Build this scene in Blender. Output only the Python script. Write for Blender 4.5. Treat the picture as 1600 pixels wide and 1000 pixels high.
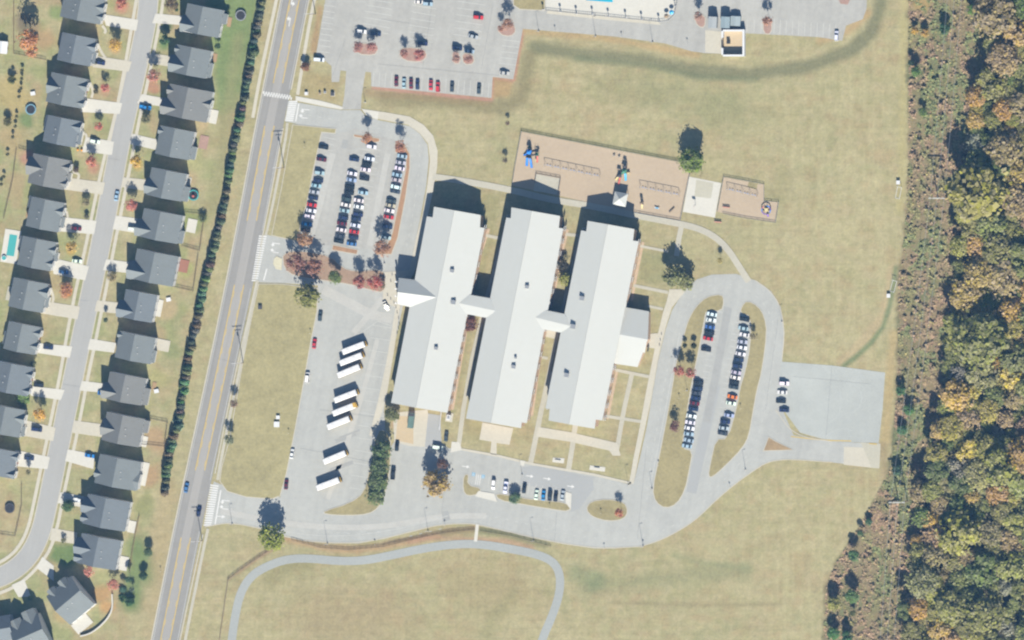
import bpy, math, random
import numpy as np
from mathutils import Vector, Matrix
from mathutils.geometry import tessellate_polygon

random.seed(11)
R = random.Random(5)
for o in list(bpy.data.objects):
    bpy.data.objects.remove(o)
scene = bpy.context.scene
C = scene.collection
RAD = math.radians

# ------------------------------------------------------------------ camera, sky, sun, exposure
H = 5000.0                       # survey aircraft: looks straight down, the scene lies off to one side of its frame
CX, CY = 1200.0, 130.0
PX = 0.3                         # metres on the ground per unit of the site plan
cam = bpy.data.cameras.new('camera')
cam.lens = 36.0 * H / 480.0
cam.sensor_width = 36.0
cam.shift_x = -CX / 480.0
cam.shift_y = -CY / 480.0
cam.clip_start = 100.0
cam.clip_end = 20000.0
camo = bpy.data.objects.new('camera', cam)
camo.location = (CX, CY, H)
C.objects.link(camo)
scene.camera = camo

SHADOW = Vector((-0.235, 1.36, 0.0))          # where the shadow of a point one metre up falls
EL = math.atan2(1.0, SHADOW.length)
AZ = math.atan2(-SHADOW.x, -SHADOW.y)         # clockwise from north
world = bpy.data.worlds.new('World')
scene.world = world
world.use_nodes = True
nt = world.node_tree
sky = nt.nodes.new('ShaderNodeTexSky')
sky.sky_type = 'NISHITA'
sky.sun_disc = False
sky.sun_elevation = EL
sky.sun_rotation = AZ
sky.altitude = 200.0
bg = nt.nodes['Background']
bg.inputs['Strength'].default_value = 0.05
nt.links.new(sky.outputs['Color'], bg.inputs['Color'])
sun = bpy.data.lights.new('sun', 'SUN')
sun.energy = 5.0
sun.angle = RAD(0.5)
sun.color = (1.0, 0.94, 0.84)
suno = bpy.data.objects.new('sun', sun)
suno.rotation_euler = Vector((SHADOW.x, SHADOW.y, -1.0)).to_track_quat('-Z', 'Y').to_euler()
suno.location = (0, 0, 300)
C.objects.link(suno)
scene.view_settings.view_transform = 'Standard'
scene.view_settings.look = 'None'
scene.view_settings.gamma = 1.0
scene.view_settings.use_curve_mapping = False
scene.view_settings.exposure = 1.16
scene.render.engine = 'CYCLES'
scene.cycles.filter_width = 2.2
scene.cycles.max_bounces = 5
scene.cycles.diffuse_bounces = 1
scene.cycles.use_denoising = True
scene.cycles.denoiser = 'OPENIMAGEDENOISE'
scene.cycles.denoising_input_passes = 'RGB_ALBEDO_NORMAL'
scene.cycles.volume_bounces = 0

# ------------------------------------------------------------------ helpers
LEAFK = 1.65
def G(px, py, z=0.0):
    """site plan point (as seen from the aircraft) -> world point at height z"""
    gx, gy = (px - 800.0) * PX, (500.0 - py) * PX
    k = z / H
    return Vector((gx + (CX - gx) * k, gy + (CY - gy) * k, z))

def lin(v):
    v /= 255.0
    return v / 12.92 if v <= 0.04045 else ((v + 0.055) / 1.055) ** 2.4

KEXP = 1.8
def alb(r, g, b, k=1.0):
    return tuple(min(0.8, lin(x) / KEXP * k) for x in (r, g, b))

def tag(o, label=None, cat=None, group=None, kind=None):
    if label: o['label'] = label
    if cat: o['category'] = cat
    if group: o['group'] = group
    if kind: o['kind'] = kind
    return o

def link(name, data, parent=None, loc=None, rot=None, scale=None):
    o = bpy.data.objects.new(name, data)
    C.objects.link(o)
    if parent is not None: o.parent = parent
    if loc is not None: o.location = loc
    if rot is not None: o.rotation_euler = (0, 0, rot) if isinstance(rot, (int, float)) else rot
    if scale is not None: o.scale = scale if not isinstance(scale, (int, float)) else (scale,) * 3
    return o

def empty(name, loc, rot=0.0, scale=None):
    o = link(name, None, None, loc, rot, scale)
    o.empty_display_size = 0.5
    return o

# ---- materials
def new_mat(name):
    m = bpy.data.materials.new(name)
    m.use_nodes = True
    return m, m.node_tree, m.node_tree.nodes['Principled BSDF']

def vmul(t, vec_out, fac_out):
    n = t.nodes.new('ShaderNodeVectorMath'); n.operation = 'SCALE'
    t.links.new(vec_out, n.inputs[0]); t.links.new(fac_out, n.inputs['Scale'])
    return n.outputs[0]

def mth(t, op, a, b=None, c=None):
    n = t.nodes.new('ShaderNodeMath'); n.operation = op
    for i, v in enumerate((a, b, c)):
        if v is None: continue
        if isinstance(v, (int, float)): n.inputs[i].default_value = v
        else: t.links.new(v, n.inputs[i])
    return n.outputs[0]

def noise(t, vec, scale, detail=3.0, rough=0.55):
    n = t.nodes.new('ShaderNodeTexNoise')
    n.inputs['Scale'].default_value = scale; n.inputs['Detail'].default_value = detail
    n.inputs['Roughness'].default_value = rough
    if vec is not None: t.links.new(vec, n.inputs['Vector'])
    return n.outputs['Fac']

def vary(t, amps):
    """1 + sum amp*(noise-0.5)*2 over (scale, amp) pairs on world position"""
    g = t.nodes.new('ShaderNodeNewGeometry')
    out = None
    for sc, am in amps:
        v = g.outputs['Position']
        if isinstance(sc, tuple):
            mp = t.nodes.new('ShaderNodeMapping'); mp.vector_type = 'TEXTURE'
            mp.inputs['Scale'].default_value = (1 / sc[0], 1 / sc[1], 1.0)
            if len(sc) == 3: mp.inputs['Rotation'].default_value = (0, 0, -sc[2])
            t.links.new(v, mp.inputs['Vector']); v = mp.outputs[0]; s = 1.0
        else: s = sc
        x = mth(t, 'MULTIPLY', mth(t, 'SUBTRACT', noise(t, v, s), 0.5), am * 4.0)
        out = x if out is None else mth(t, 'ADD', out, x)
    return mth(t, 'MAXIMUM', mth(t, 'ADD', out, 1.0), 0.15)

def mat(name, rgb, rough=0.9, amps=((0.06, 0.06), (1.1, 0.07)), spec=0.3, metal=0.0, k=1.0):
    m, t, b = new_mat(name)
    col = alb(*rgb, k=k)
    b.inputs['Roughness'].default_value = rough
    b.inputs['Specular IOR Level'].default_value = spec
    b.inputs['Metallic'].default_value = metal
    if amps:
        c = t.nodes.new('ShaderNodeRGB'); c.outputs[0].default_value = (*col, 1)
        t.links.new(vmul(t, c.outputs[0], vary(t, amps)), b.inputs['Base Color'])
    else:
        b.inputs['Base Color'].default_value = (*col, 1)
    return m

def plain(name, col, rough=0.5, spec=0.4, metal=0.0):
    m, t, b = new_mat(name)
    b.inputs['Base Color'].default_value = (*col, 1); b.inputs['Roughness'].default_value = rough
    b.inputs['Specular IOR Level'].default_value = spec; b.inputs['Metallic'].default_value = metal
    return m

def own_colour(name, rough=0.4, island=0.0, coat=0.0, trans=0.0, hue=0.0):
    """colour comes from the object's own colour property; island: spread between separate leaves"""
    m, t, b = new_mat(name)
    oi = t.nodes.new('ShaderNodeObjectInfo')
    out = oi.outputs['Color']
    if island:
        g = t.nodes.new('ShaderNodeNewGeometry')
        f = mth(t, 'MULTIPLY_ADD', g.outputs['Random Per Island'], 2 * island, 1.0 - island)
        if hue:
            hs = t.nodes.new('ShaderNodeHueSaturation')
            x = mth(t, 'FRACT', mth(t, 'MULTIPLY', g.outputs['Random Per Island'], 37.0))
            t.links.new(mth(t, 'MULTIPLY_ADD', x, 2 * hue, 0.5 - hue), hs.inputs['Hue'])
            t.links.new(mth(t, 'MULTIPLY_ADD', x, 0.5, 0.7), hs.inputs['Saturation'])
            t.links.new(out, hs.inputs['Color']); out = hs.outputs[0]
        out = vmul(t, out, f)
    t.links.new(out, b.inputs['Base Color'])
    b.inputs['Roughness'].default_value = rough
    b.inputs['Specular IOR Level'].default_value = 0.25 if island else 0.45
    b.inputs['Coat Weight'].default_value = coat
    if trans:
        tr = t.nodes.new('ShaderNodeBsdfTranslucent'); t.links.new(out, tr.inputs['Color'])
        mx = t.nodes.new('ShaderNodeMixShader'); mx.inputs[0].default_value = trans
        t.links.new(b.outputs[0], mx.inputs[1]); t.links.new(tr.outputs[0], mx.inputs[2])
        t.links.new(mx.outputs[0], t.nodes['Material Output'].inputs['Surface'])
    return m

FINE = ((0.05, 0.05), (0.9, 0.06))
GRASSY = ((0.05, 0.10), (0.22, 0.12), (0.8, 0.14))
M = {}
M['asphalt'] = mat('asphalt', (196, 197, 190), 0.92, ((0.025, 0.06), (0.11, 0.05), (0.4, 0.05), (1.5, 0.05), ((0.35, 0.02, 0.19), 0.05)))
M['lot'] = mat('lot_asphalt', (193, 192, 184), 0.92, ((0.03, 0.07), (0.13, 0.06), (0.45, 0.06), (1.5, 0.06), ((0.35, 0.03, 0.19), 0.06)))
M['newasphalt'] = mat('dark_patch_asphalt', (186, 188, 185), 0.92, ((0.05, 0.04), (1.5, 0.05)))
M['road'] = mat('road_asphalt', (166, 164, 158), 0.92, ((0.05, 0.05), (0.3, 0.04), (1.4, 0.05), ((0.9, 0.015, 0.195), 0.08)))
M['roadmid'] = mat('road_middle_asphalt', (181, 178, 171), 0.92, ((0.05, 0.04), (1.4, 0.05), ((0.9, 0.015, 0.195), 0.05)))
M['street'] = mat('street_asphalt', (188, 188, 183), 0.92, ((0.05, 0.04), (1.4, 0.05), ((0.5, 0.02, 0.195), 0.04)))
M['court'] = mat('court_asphalt', (194, 198, 192), 0.9, ((0.02, 0.06), (0.08, 0.05), (0.3, 0.04), (1.2, 0.05)))
M['trail'] = mat('trail_asphalt', (183, 187, 182), 0.92, FINE)
M['concrete'] = mat('concrete', (219, 213, 194), 0.9, ((0.08, 0.05), (0.8, 0.06)))
M['walk'] = mat('walk_concrete', (208, 203, 184), 0.9, ((0.08, 0.06), (0.8, 0.07)))
M['white_concrete'] = mat('white_concrete', (230, 227, 214), 0.9, ((0.1, 0.04), (0.9, 0.05)))
M['pad'] = mat('grey_pad', (208, 204, 184), 0.9, FINE)
M['kerb'] = mat('kerb_concrete', (214, 208, 190), 0.9, FINE)
M['kerb_stain'] = mat('stained_kerb', (205, 170, 150), 0.9, FINE)
M['island'] = mat('island_grass', (176, 165, 122), 1.0, GRASSY, 0.1)
M['lawn'] = mat('lawn_grass', (182, 173, 128), 1.0, GRASSY, 0.1)
M['mulch'] = mat('bark_mulch', (190, 152, 118), 1.0, ((0.3, 0.12), (2.0, 0.14)), 0.1)
M['redmulch'] = mat('red_leaf_litter', (190, 158, 142), 1.0, ((0.3, 0.12), (2.0, 0.14)), 0.1)
M['play'] = mat('play_mulch', (208, 189, 162), 1.0, ((0.06, 0.05), (0.6, 0.05), (2.2, 0.06)), 0.1)
M['paint_white'] = mat('road_paint_white', (243, 243, 238), 0.8, ((0.6, 0.06), (2.0, 0.1)))
M['paint_faint'] = mat('road_paint_worn', (213, 214, 207), 0.8, ((0.6, 0.07), (3.0, 0.1)))
M['paint_yellow'] = mat('road_paint_yellow', (222, 194, 112), 0.8, ((0.3, 0.1), (3.0, 0.14)))
M['paint_blue'] = mat('road_paint_blue', (150, 195, 222), 0.8, FINE)
M['metalroof'] = mat('white_metal_roof', (219, 221, 214), 0.55, ((0.04, 0.015), (0.4, 0.012), ((0.02, 1.2, 0.19), 0.012)), 0.35)
M['shingle'] = mat('grey_shingles', (135, 142, 142), 0.9, ((0.2, 0.04), (2.4, 0.07), ((0.25, 2.8, 0.2), 0.07)), 0.25)
M['shingle_b'] = mat('blue_grey_shingles', (128, 136, 140), 0.9, ((0.2, 0.04), (2.4, 0.07), ((0.25, 2.8, 0.2), 0.07)), 0.25)
M['shingle_c'] = mat('warm_grey_shingles', (138, 140, 137), 0.9, ((0.2, 0.04), (2.4, 0.07), ((0.25, 2.8, 0.2), 0.07)), 0.25)
M['siding'] = mat('pale_siding', (252, 252, 248), 0.8, ((0.3, 0.03), (2.0, 0.04)), k=0.95)
M['siding_b'] = mat('cream_siding', (236, 226, 206), 0.8, ((0.3, 0.03), (2.0, 0.04)))
M['brick'] = mat('school_brick', (228, 196, 166), 0.9, ((0.3, 0.05), (3.0, 0.1)))
M['brick_red'] = mat('red_brick', (176, 126, 104), 0.9, ((0.3, 0.05), (3.0, 0.12)))
M['trim'] = plain('white_trim', (0.62, 0.62, 0.6), 0.5)
M['glass'] = plain('dark_window_glass', (0.02, 0.03, 0.04), 0.08, 0.5)
M['door'] = plain('door_paint', (0.22, 0.08, 0.05), 0.5)
M['garage'] = plain('garage_door_paint', (0.5, 0.48, 0.44), 0.5)
M['wood'] = mat('weathered_wood', (188, 158, 120), 0.9, ((0.6, 0.08), (3.0, 0.1)))
M['fencewood'] = mat('fence_wood', (170, 150, 124), 0.9, ((0.6, 0.08), (3.0, 0.1)))
M['steel'] = plain('galvanised_steel', (0.35, 0.36, 0.36), 0.45, 0.5, 0.6)
M['darksteel'] = plain('dark_steel', (0.05, 0.05, 0.055), 0.5)
M['blackplastic'] = plain('black_rubber', (0.02, 0.02, 0.022), 0.7)
M['white'] = plain('white_paint', (0.52, 0.53, 0.53), 0.4)
M['buswhite'] = plain('bus_roof_white', (0.53, 0.53, 0.52), 0.4)
M['busyellow'] = plain('bus_yellow', (0.42, 0.26, 0.04), 0.4)
M['blue'] = plain('bright_blue', (0.02, 0.17, 0.55), 0.4)
M['skyblue'] = plain('sky_blue', (0.05, 0.32, 0.55), 0.5)
M['redp'] = plain('red_plastic', (0.42, 0.1, 0.08), 0.5)
M['yellowp'] = plain('yellow_plastic', (0.5, 0.42, 0.2), 0.5)
M['greenp'] = plain('green_plastic', (0.05, 0.16, 0.1), 0.5)
M['purplep'] = plain('purple_plastic', (0.16, 0.08, 0.35), 0.5)
M['teal'] = plain('teal_vinyl', (0.05, 0.28, 0.27), 0.5)
M['dumpster'] = mat('dumpster_green', (112, 140, 132), 0.6, FINE)
M['poolwater'] = plain('pool_water', (0.02, 0.33, 0.46), 0.05, 0.5)
M['paint'] = own_colour('car_paint', 0.35, 0.0, 0.6)
M['leaf'] = own_colour('leaves', 0.7, 0.3, 0.0, 0.42, 0.012)
M['needle'] = own_colour('needles', 0.75, 0.35, 0.0, 0.35, 0.012)
M['bark'] = mat('bark', (120, 105, 88), 0.95, ((0.6, 0.1), (4.0, 0.15)))
M['headlamp'] = plain('headlamp_glass', (0.6, 0.62, 0.64), 0.15, 0.5)

# ---- mesh building
def mesh_from(name, verts, faces, m=None, smooth=False):
    me = bpy.data.meshes.new(name)
    me.from_pydata([tuple(v) for v in verts], [], faces)
    if m is not None:
        for x in (m if isinstance(m, (list, tuple)) else [m]): me.materials.append(x)
    if smooth: me.polygons.foreach_set('use_smooth', [True] * len(me.polygons))
    me.update()
    return me

class MB:
    def __init__(s): s.v, s.f, s.mi = [], [], []
    def add(s, vs, fs, mi=0):
        n = len(s.v); s.v += [tuple(v) for v in vs]; s.f += [tuple(i + n for i in f) for f in fs]; s.mi += [mi] * len(fs)
    def box(s, c, d, rz=0.0, mi=0, top=1.0):
        """box by centre and full size; top scales the upper face"""
        ca, sa = math.cos(rz), math.sin(rz)
        vs = []
        for k, sc in ((-1, 1.0), (1, top)):
            for i, j in ((-1, -1), (1, -1), (1, 1), (-1, 1)):
                x, y = i * d[0] / 2 * sc, j * d[1] / 2 * sc
                vs.append((c[0] + x * ca - y * sa, c[1] + x * sa + y * ca, c[2] + k * d[2] / 2))
        s.add(vs, [(3, 2, 1, 0), (4, 5, 6, 7), (0, 1, 5, 4), (1, 2, 6, 5), (2, 3, 7, 6), (3, 0, 4, 7)], mi)
    def tube(s, a, b, r0, r1=None, n=6, mi=0):
        a, b = Vector(a), Vector(b); r1 = r0 if r1 is None else r1
        d = (b - a).normalized(); u = d.orthogonal().normalized(); w = d.cross(u)
        vs = []
        for p, r in ((a, r0), (b, r1)):
            for i in range(n):
                t = 2 * math.pi * i / n
                vs.append(p + u * (math.cos(t) * r) + w * (math.sin(t) * r))
        fs = [(i, (i + 1) % n, n + (i + 1) % n, n + i) for i in range(n)] + [tuple(range(n - 1, -1, -1)), tuple(range(n, 2 * n))]
        s.add(vs, fs, mi)
    def prism(s, pts, z0, z1, mi=0):
        """closed polygon (x, y) extruded from z0 to z1; z1 may be a list"""
        n = len(pts)
        if sum(pts[i][0] * pts[(i + 1) % n][1] - pts[(i + 1) % n][0] * pts[i][1] for i in range(n)) < 0:
            pts = pts[::-1]
            if isinstance(z1, list): z1 = z1[::-1]
            if isinstance(z0, list): z0 = z0[::-1]
        zt = z1 if isinstance(z1, list) else [z1] * n
        zb = z0 if isinstance(z0, list) else [z0] * n
        vs = [(p[0], p[1], z) for p, z in zip(pts, zb)] + [(p[0], p[1], z) for p, z in zip(pts, zt)]
        tri = tessellate_polygon([[Vector((p[0], p[1], 0)) for p in pts]])
        fs = []
        for a, b, c in tri:
            ar = (pts[b][0] - pts[a][0]) * (pts[c][1] - pts[a][1]) - (pts[c][0] - pts[a][0]) * (pts[b][1] - pts[a][1])
            if ar < 0: b, c = c, b
            fs.append((n + a, n + b, n + c)); fs.append((c, b, a))
        fs += [(i, (i + 1) % n, n + (i + 1) % n, n + i) for i in range(n)]
        s.add(vs, fs, mi)
    def mesh(s, name, m, smooth=False):
        me = mesh_from(name, s.v, s.f, m, smooth)
        if any(s.mi): me.polygons.foreach_set('material_index', s.mi)
        return me
    def build(s, name, m, parent=None, loc=None, rot=None):
        return link(name, s.mesh(name, m), parent, loc, rot)

_cube = {}
def boxo(name, parent, c, d, m, rz=0.0):
    """a box part sharing one unit-cube mesh per material"""
    if m.name not in _cube:
        b = MB(); b.box((0, 0, 0), (1, 1, 1)); _cube[m.name] = b.mesh('box_' + m.name, m)
    return link(name, _cube[m.name], parent, c, rz, d)

def chaikin(pts, it, closed=True):
    pts = [tuple(p) for p in pts]
    for _ in range(it):
        out = []
        n = len(pts)
        rng = range(n if closed else n - 1)
        if not closed: out.append(pts[0])
        for i in rng:
            a, b = pts[i], pts[(i + 1) % n]
            out.append((a[0] * .75 + b[0] * .25, a[1] * .75 + b[1] * .25))
            out.append((a[0] * .25 + b[0] * .75, a[1] * .25 + b[1] * .75))
        if not closed: out.append(pts[-1])
        pts = out
    return pts

def W2(p): v = G(p[0], p[1]); return (v.x, v.y)

def slab(name, pts, z, m, sm=0, parent=None, kind='structure', z0=-0.3):
    b = MB(); b.prism([W2(p) for p in chaikin(pts, sm)], z0, z)
    o = b.build(name, m, parent)
    if kind: o['kind'] = kind
    return o

def offset_poly(pts, d):
    n = len(pts)
    if sum(pts[i][0] * pts[(i + 1) % n][1] - pts[(i + 1) % n][0] * pts[i][1] for i in range(n)) < 0: pts = pts[::-1]
    out = []
    for i in range(n):
        p0, p1, p2 = Vector(pts[i - 1]), Vector(pts[i]), Vector(pts[(i + 1) % n])
        e1, e2 = (p1 - p0).normalized(), (p2 - p1).normalized()
        n1, n2 = Vector((-e1.y, e1.x)), Vector((-e2.y, e2.x))
        bis = n1 + n2
        if bis.length < 1e-4: bis = n1
        bis.normalize()
        out.append(tuple(p1 + bis * (d / max(0.5, bis.dot(n1)))))
    return out

def island(name, pts, m, sm=1, kerb=0.35, z=0.16, mk=None):
    """raised planting island: concrete kerb ring with turf or mulch inside"""
    w = [W2(p) for p in chaikin(pts, sm)]
    b = MB(); b.prism(w, -0.1, z - 0.02)
    o = b.build(name, mk or M['kerb']); o['kind'] = 'structure'
    b = MB(); b.prism(offset_poly(w, kerb), z - 0.05, z)
    g = b.build('island_surface', m, o)
    return o

def path_pts(pts, sm):
    return [Vector(W2(p)) for p in (chaikin(pts, sm, False) if sm else pts)]

def ribbon_mb(b, pts, w, z, z0=None):
    """flat strip w metres wide along world points"""
    n = len(pts); L, Rr = [], []
    for i in range(n):
        d = (pts[min(i + 1, n - 1)] - pts[max(i - 1, 0)]).normalized()
        s = Vector((-d.y, d.x)) * (w / 2)
        L.append(pts[i] + s); Rr.append(pts[i] - s)
    if z0 is None:
        b.add([(p.x, p.y, z) for p in Rr + L], [(i, i + 1, n + i + 1, n + i) for i in range(n - 1)])
    else:
        v = [(p.x, p.y, z) for p in Rr + L] + [(p.x, p.y, z0) for p in Rr + L]
        f = [(i, i + 1, n + i + 1, n + i) for i in range(n - 1)]
        f += [(2 * n + i, 2 * n + i + 1, i + 1, i) for i in range(n - 1)] + [(n + i, n + i + 1, 3 * n + i + 1, 3 * n + i) for i in range(n - 1)]
        b.add(v, f)

def ribbon(name, pts, wpx, z, m, sm=2, parent=None, kind='structure'):
    b = MB(); ribbon_mb(b, path_pts(pts, sm), wpx * PX, z, -0.3)
    o = b.build(name, m, parent)
    if kind: o['kind'] = kind
    return o

def dash_mb(b, pts, w, z, dash, gap):
    """dashes of given world lengths along world points"""
    segs, acc = [], 0.0
    period = dash + gap
    for a, c in zip(pts, pts[1:]):
        L = (c - a).length; d = (c - a) / L if L else None
        t = 0.0
        while t < L:
            ph = acc % period
            step = min((dash - ph) if ph < dash else (period - ph), L - t)
            if ph < dash - 1e-6 and step > 0.02:
                p, q = a + d * t, a + d * (t + step)
                s = Vector((-d.y, d.x)) * (w / 2)
                b.add([(p - s).to_3d(), (q - s).to_3d(), (q + s).to_3d(), (p + s).to_3d()], [(0, 1, 2, 3)])
                for i in range(1, 5): b.v[-i] = (b.v[-i][0], b.v[-i][1], z)
            step = max(step, 1e-4)
            t += step; acc += step

def marking(name, m, parent=None):
    def done(b):
        o = b.build(name, m, parent); o['kind'] = 'structure'
        return o
    return done

ONES = 'zeroth first second third fourth fifth sixth seventh eighth ninth tenth eleventh twelfth thirteenth fourteenth fifteenth sixteenth seventeenth eighteenth nineteenth'.split()
TENS = {2: 'twent', 3: 'thirt', 4: 'fort', 5: 'fift', 6: 'sixt', 7: 'sevent', 8: 'eight', 9: 'ninet'}
def ordw(n):
    if n < 20: return ONES[n]
    if n >= 100: return 'hundredth' if n == 100 else 'hundred-and-' + ordw(n - 100)
    return TENS[n // 10] + ('ieth' if n % 10 == 0 else 'y-' + ONES[n % 10])
# ------------------------------------------------------------------ ground: one sheet to the horizon with its grass, bare and leaf-strewn areas
BRUSH_EDGE = [(1418, -60), (1418, 250), (1415, 320), (1408, 400), (1402, 440), (1402, 560), (1398, 640), (1391, 730), (1370, 770), (1350, 810), (1310, 872), (1290, 912), (1284, 1000), (1280, 1060)]
WOOD_EDGE = [(1538, -60), (1535, 45), (1548, 95), (1518, 135), (1520, 200), (1500, 250), (1492, 310), (1492, 380), (1484, 460), (1477, 530), (1470, 600), (1458, 660), (1446, 710), (1434, 760), (1428, 830), (1420, 890), (1416, 940), (1404, 1000), (1396, 1060)]

def at_y(line, y):
    return float(np.interp(y, [p[1] for p in line], [p[0] for p in line]))

def vnoise(x, y, seed, octv=4):
    rs = np.random.RandomState(seed)
    out = np.zeros_like(x); amp, tot = 1.0, 0.0
    for o in range(octv):
        g = rs.rand(256, 256)
        fx, fy = x * 2 ** o, y * 2 ** o
        ix, iy = np.floor(fx).astype(int), np.floor(fy).astype(int)
        tx, ty = fx - ix, fy - iy
        tx, ty = tx * tx * (3 - 2 * tx), ty * ty * (3 - 2 * ty)
        a = g[iy % 256, ix % 256]; b = g[iy % 256, (ix + 1) % 256]
        c = g[(iy + 1) % 256, ix % 256]; d = g[(iy + 1) % 256, (ix + 1) % 256]
        out += amp * ((a * (1 - tx) + b * tx) * (1 - ty) + (c * (1 - tx) + d * tx) * ty)
        tot += amp; amp *= 0.55
    return out / tot

def build_ground():
    step = 3.0
    xs = np.concatenate([[-26000, -9000, -3000, -900, -260], np.arange(-90, 1690 + step, step), [1860, 2500, 4600, 10600, 27600]])
    ys = np.concatenate([[-26000, -9000, -3000, -900, -260], np.arange(-90, 1090 + step, step), [1260, 1900, 4000, 10000, 27000]])
    X, Y = np.meshgrid(xs, ys)
    sh = X.shape
    x, y = X.ravel(), Y.ravel()
    L = lambda r, g, b: np.array(alb(r, g, b))
    col = np.tile(L(187, 179, 135), (x.size, 1))
    n1, n2, n3 = vnoise(x / 90, y / 90, 1), vnoise(x / 26, y / 22, 2), vnoise(x / 60, y / 9, 3)
    def mix(mask, c, k=1.0):
        nonlocal col
        m = np.clip(mask * k, 0, 1)[:, None]
        col = col * (1 - m) + L(*c)[None, :] * m
    def ramp(v, a, b): return np.clip((v - a) / (b - a), 0, 1)
    def dline(pts):
        d = np.full(x.size, 1e9)
        for (ax, ay), (bx, by) in zip(pts, pts[1:]):
            dx, dy = bx - ax, by - ay
            t = np.clip(((x - ax) * dx + (y - ay) * dy) / (dx * dx + dy * dy), 0, 1)
            d = np.minimum(d, np.hypot(x - ax - t * dx, y - ay - t * dy))
        return d
    def inside(pts):
        c = np.zeros(x.size, bool)
        n = len(pts)
        for i in range(n):
            (ax, ay), (bx, by) = pts[i], pts[(i + 1) % n]
            if ay == by: continue
            hit = ((ay > y) != (by > y)) & (x < (bx - ax) * (y - ay) / (by - ay) + ax)
            c ^= hit
        return c
    def poly(pts, feather):
        d = dline(list(pts) + [pts[0]])
        s = np.where(inside(pts), d, -d)
        return ramp(s + (n2 - 0.5) * feather * 1.6, -feather, feather)
    def stroke(pts, w, feather):
        return 1 - ramp(dline(pts) + (n2 - 0.5) * feather * 1.6, w - feather, w + feather)
    # dry and greener drifts of the mown fields
    mix(ramp(n1, 0.45, 0.75), (196, 186, 143), 0.8)
    mix(ramp(n2, 0.55, 0.8), (166, 166, 122), 0.55)
    mix(ramp(n3, 0.55, 0.78), (194, 178, 138), 0.45)
    mix(ramp(vnoise(x / 40, y / 30, 9), 0.56, 0.8), (186, 164, 125), 0.5)
    for sx, sy, sd, lo, hi, c, kk in ((11, 10, 41, .5, .72, (172, 168, 120), .5), (9, 12, 42, .52, .74, (200, 188, 148), .5), (16, 14, 43, .55, .75, (182, 160, 120), .45), (5, 6, 44, .5, .8, (166, 160, 116), .4)):
        mix(ramp(vnoise(x / sx, y / sy, sd), lo, hi), c, kk)
    mix(ramp(vnoise(x / 5, y / 70, 45), .5, .75) * ramp(x, 1120, 1240), (198, 190, 146), .5)
    mix(ramp(vnoise(x / 120, y / 4, 46), .5, .75) * (1 - ramp(x, 1240, 1330)), (172, 164, 122), .35)
    mix(ramp(vnoise(x / 4, y / 60, 47), .52, .75) * ramp(x, 340, 380) * (1 - ramp(x, 480, 500)), (170, 164, 118), .4)
    far = np.maximum(np.abs(x - 800) - 900, np.abs(y - 500) - 600)
    mix(ramp(far, 0, 600), (150, 150, 105), 0.6)
    # house plots: greener lawns between the street and the screen row
    west = 1 - ramp(x + 0.2 * y, 385, 405)
    mix(west * ramp(vnoise(x / 22, y / 22, 12), 0.35, 0.7), (158, 165, 110), 0.7)
    mix(west * ramp(vnoise(x / 30, y / 40, 13), 0.55, 0.75), (188, 164, 126), 0.6)
    mix(poly([(318, -40), (408, -40), (398, 60), (384, 120), (368, 170), (336, 180), (338, 140), (332, 80)], 8), (128, 150, 95), 0.85)
    mix(stroke([(372, 60), (352, 200), (338, 300), (330, 330)], 9, 6), (160, 158, 112), 0.6)
    mix(stroke([(230, 900), (215, 850), (205, 940)], 14, 9), (118, 143, 88), 0.8)
    mix(poly([(82, 850), (120, 850), (118, 880), (100, 890), (78, 872)], 5), (112, 140, 82), 0.85)
    mix(stroke([(262, 760), (238, 1000)], 14, 9), (190, 170, 128), 0.5)
    for (ax, ay, r, c) in [(40, 40, 22, (130, 118, 98)), (47, 62, 12, (205, 150, 100)), (70, 60, 24, (190, 160, 120)), (18, 150, 40, (194, 176, 120)), (90, 20, 16, (140, 158, 100)),  # first spot: the tall orange tree's smoky shadow, painted into the turf colour
                           (42, 188, 16, (120, 145, 90)), (20, 215, 30, (188, 168, 122)), (44, 245, 14, (200, 150, 130)), (305, 250, 20, (178, 176, 125)), (300, 345, 26, (150, 160, 100)),
                           (262, 480, 24, (192, 172, 132)), (270, 550, 20, (150, 158, 108)), (290, 420, 16, (172, 178, 110)), (243, 590, 20, (180, 176, 122)), (245, 690, 24, (190, 160, 122)),
                           (232, 740, 22, (190, 158, 120)), (225, 790, 20, (160, 160, 110)), (158, 930, 18, (200, 160, 110)), (165, 950, 14, (208, 165, 108)), (96, 960, 14, (190, 170, 118)),
                           (190, 10, 12, (200, 150, 120)), (240, 138, 12, (192, 140, 112)), (205, 322, 11, (195, 140, 120)), (164, 142, 11, (196, 160, 125)), (146, 262, 12, (198, 150, 120)),
                           (104, 458, 13, (190, 140, 100)), (180, 72, 12, (200, 158, 105)), (215, 260, 11, (195, 165, 85)), (112, 392, 9, (195, 165, 95)), (262, 40, 10, (110, 130, 85)), (256, 70, 12, (110, 140, 82))]:
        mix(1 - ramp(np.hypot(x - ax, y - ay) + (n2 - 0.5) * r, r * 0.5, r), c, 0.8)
    # the long grassy swale below the pool and other darker turf
    mix(stroke([(835, 74), (900, 84), (1000, 94), (1080, 110), (1170, 117), (1260, 104), (1330, 78), (1362, 50), (1376, 10), (1378, -40)], 10, 5), (136, 136, 103), 0.85)
    mix(stroke([(900, 92), (1010, 103), (1100, 122), (1180, 125)], 4, 4), (118, 132, 98), 0.4)
    mix(stroke([(600, 152), (700, 158), (790, 168), (815, 150), (822, 120), (826, 90)], 11, 7), (150, 142, 104), 0.75)
    mix(stroke([(574, 145), (760, 158)], 6, 4), (165, 140, 104), 0.5)
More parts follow.
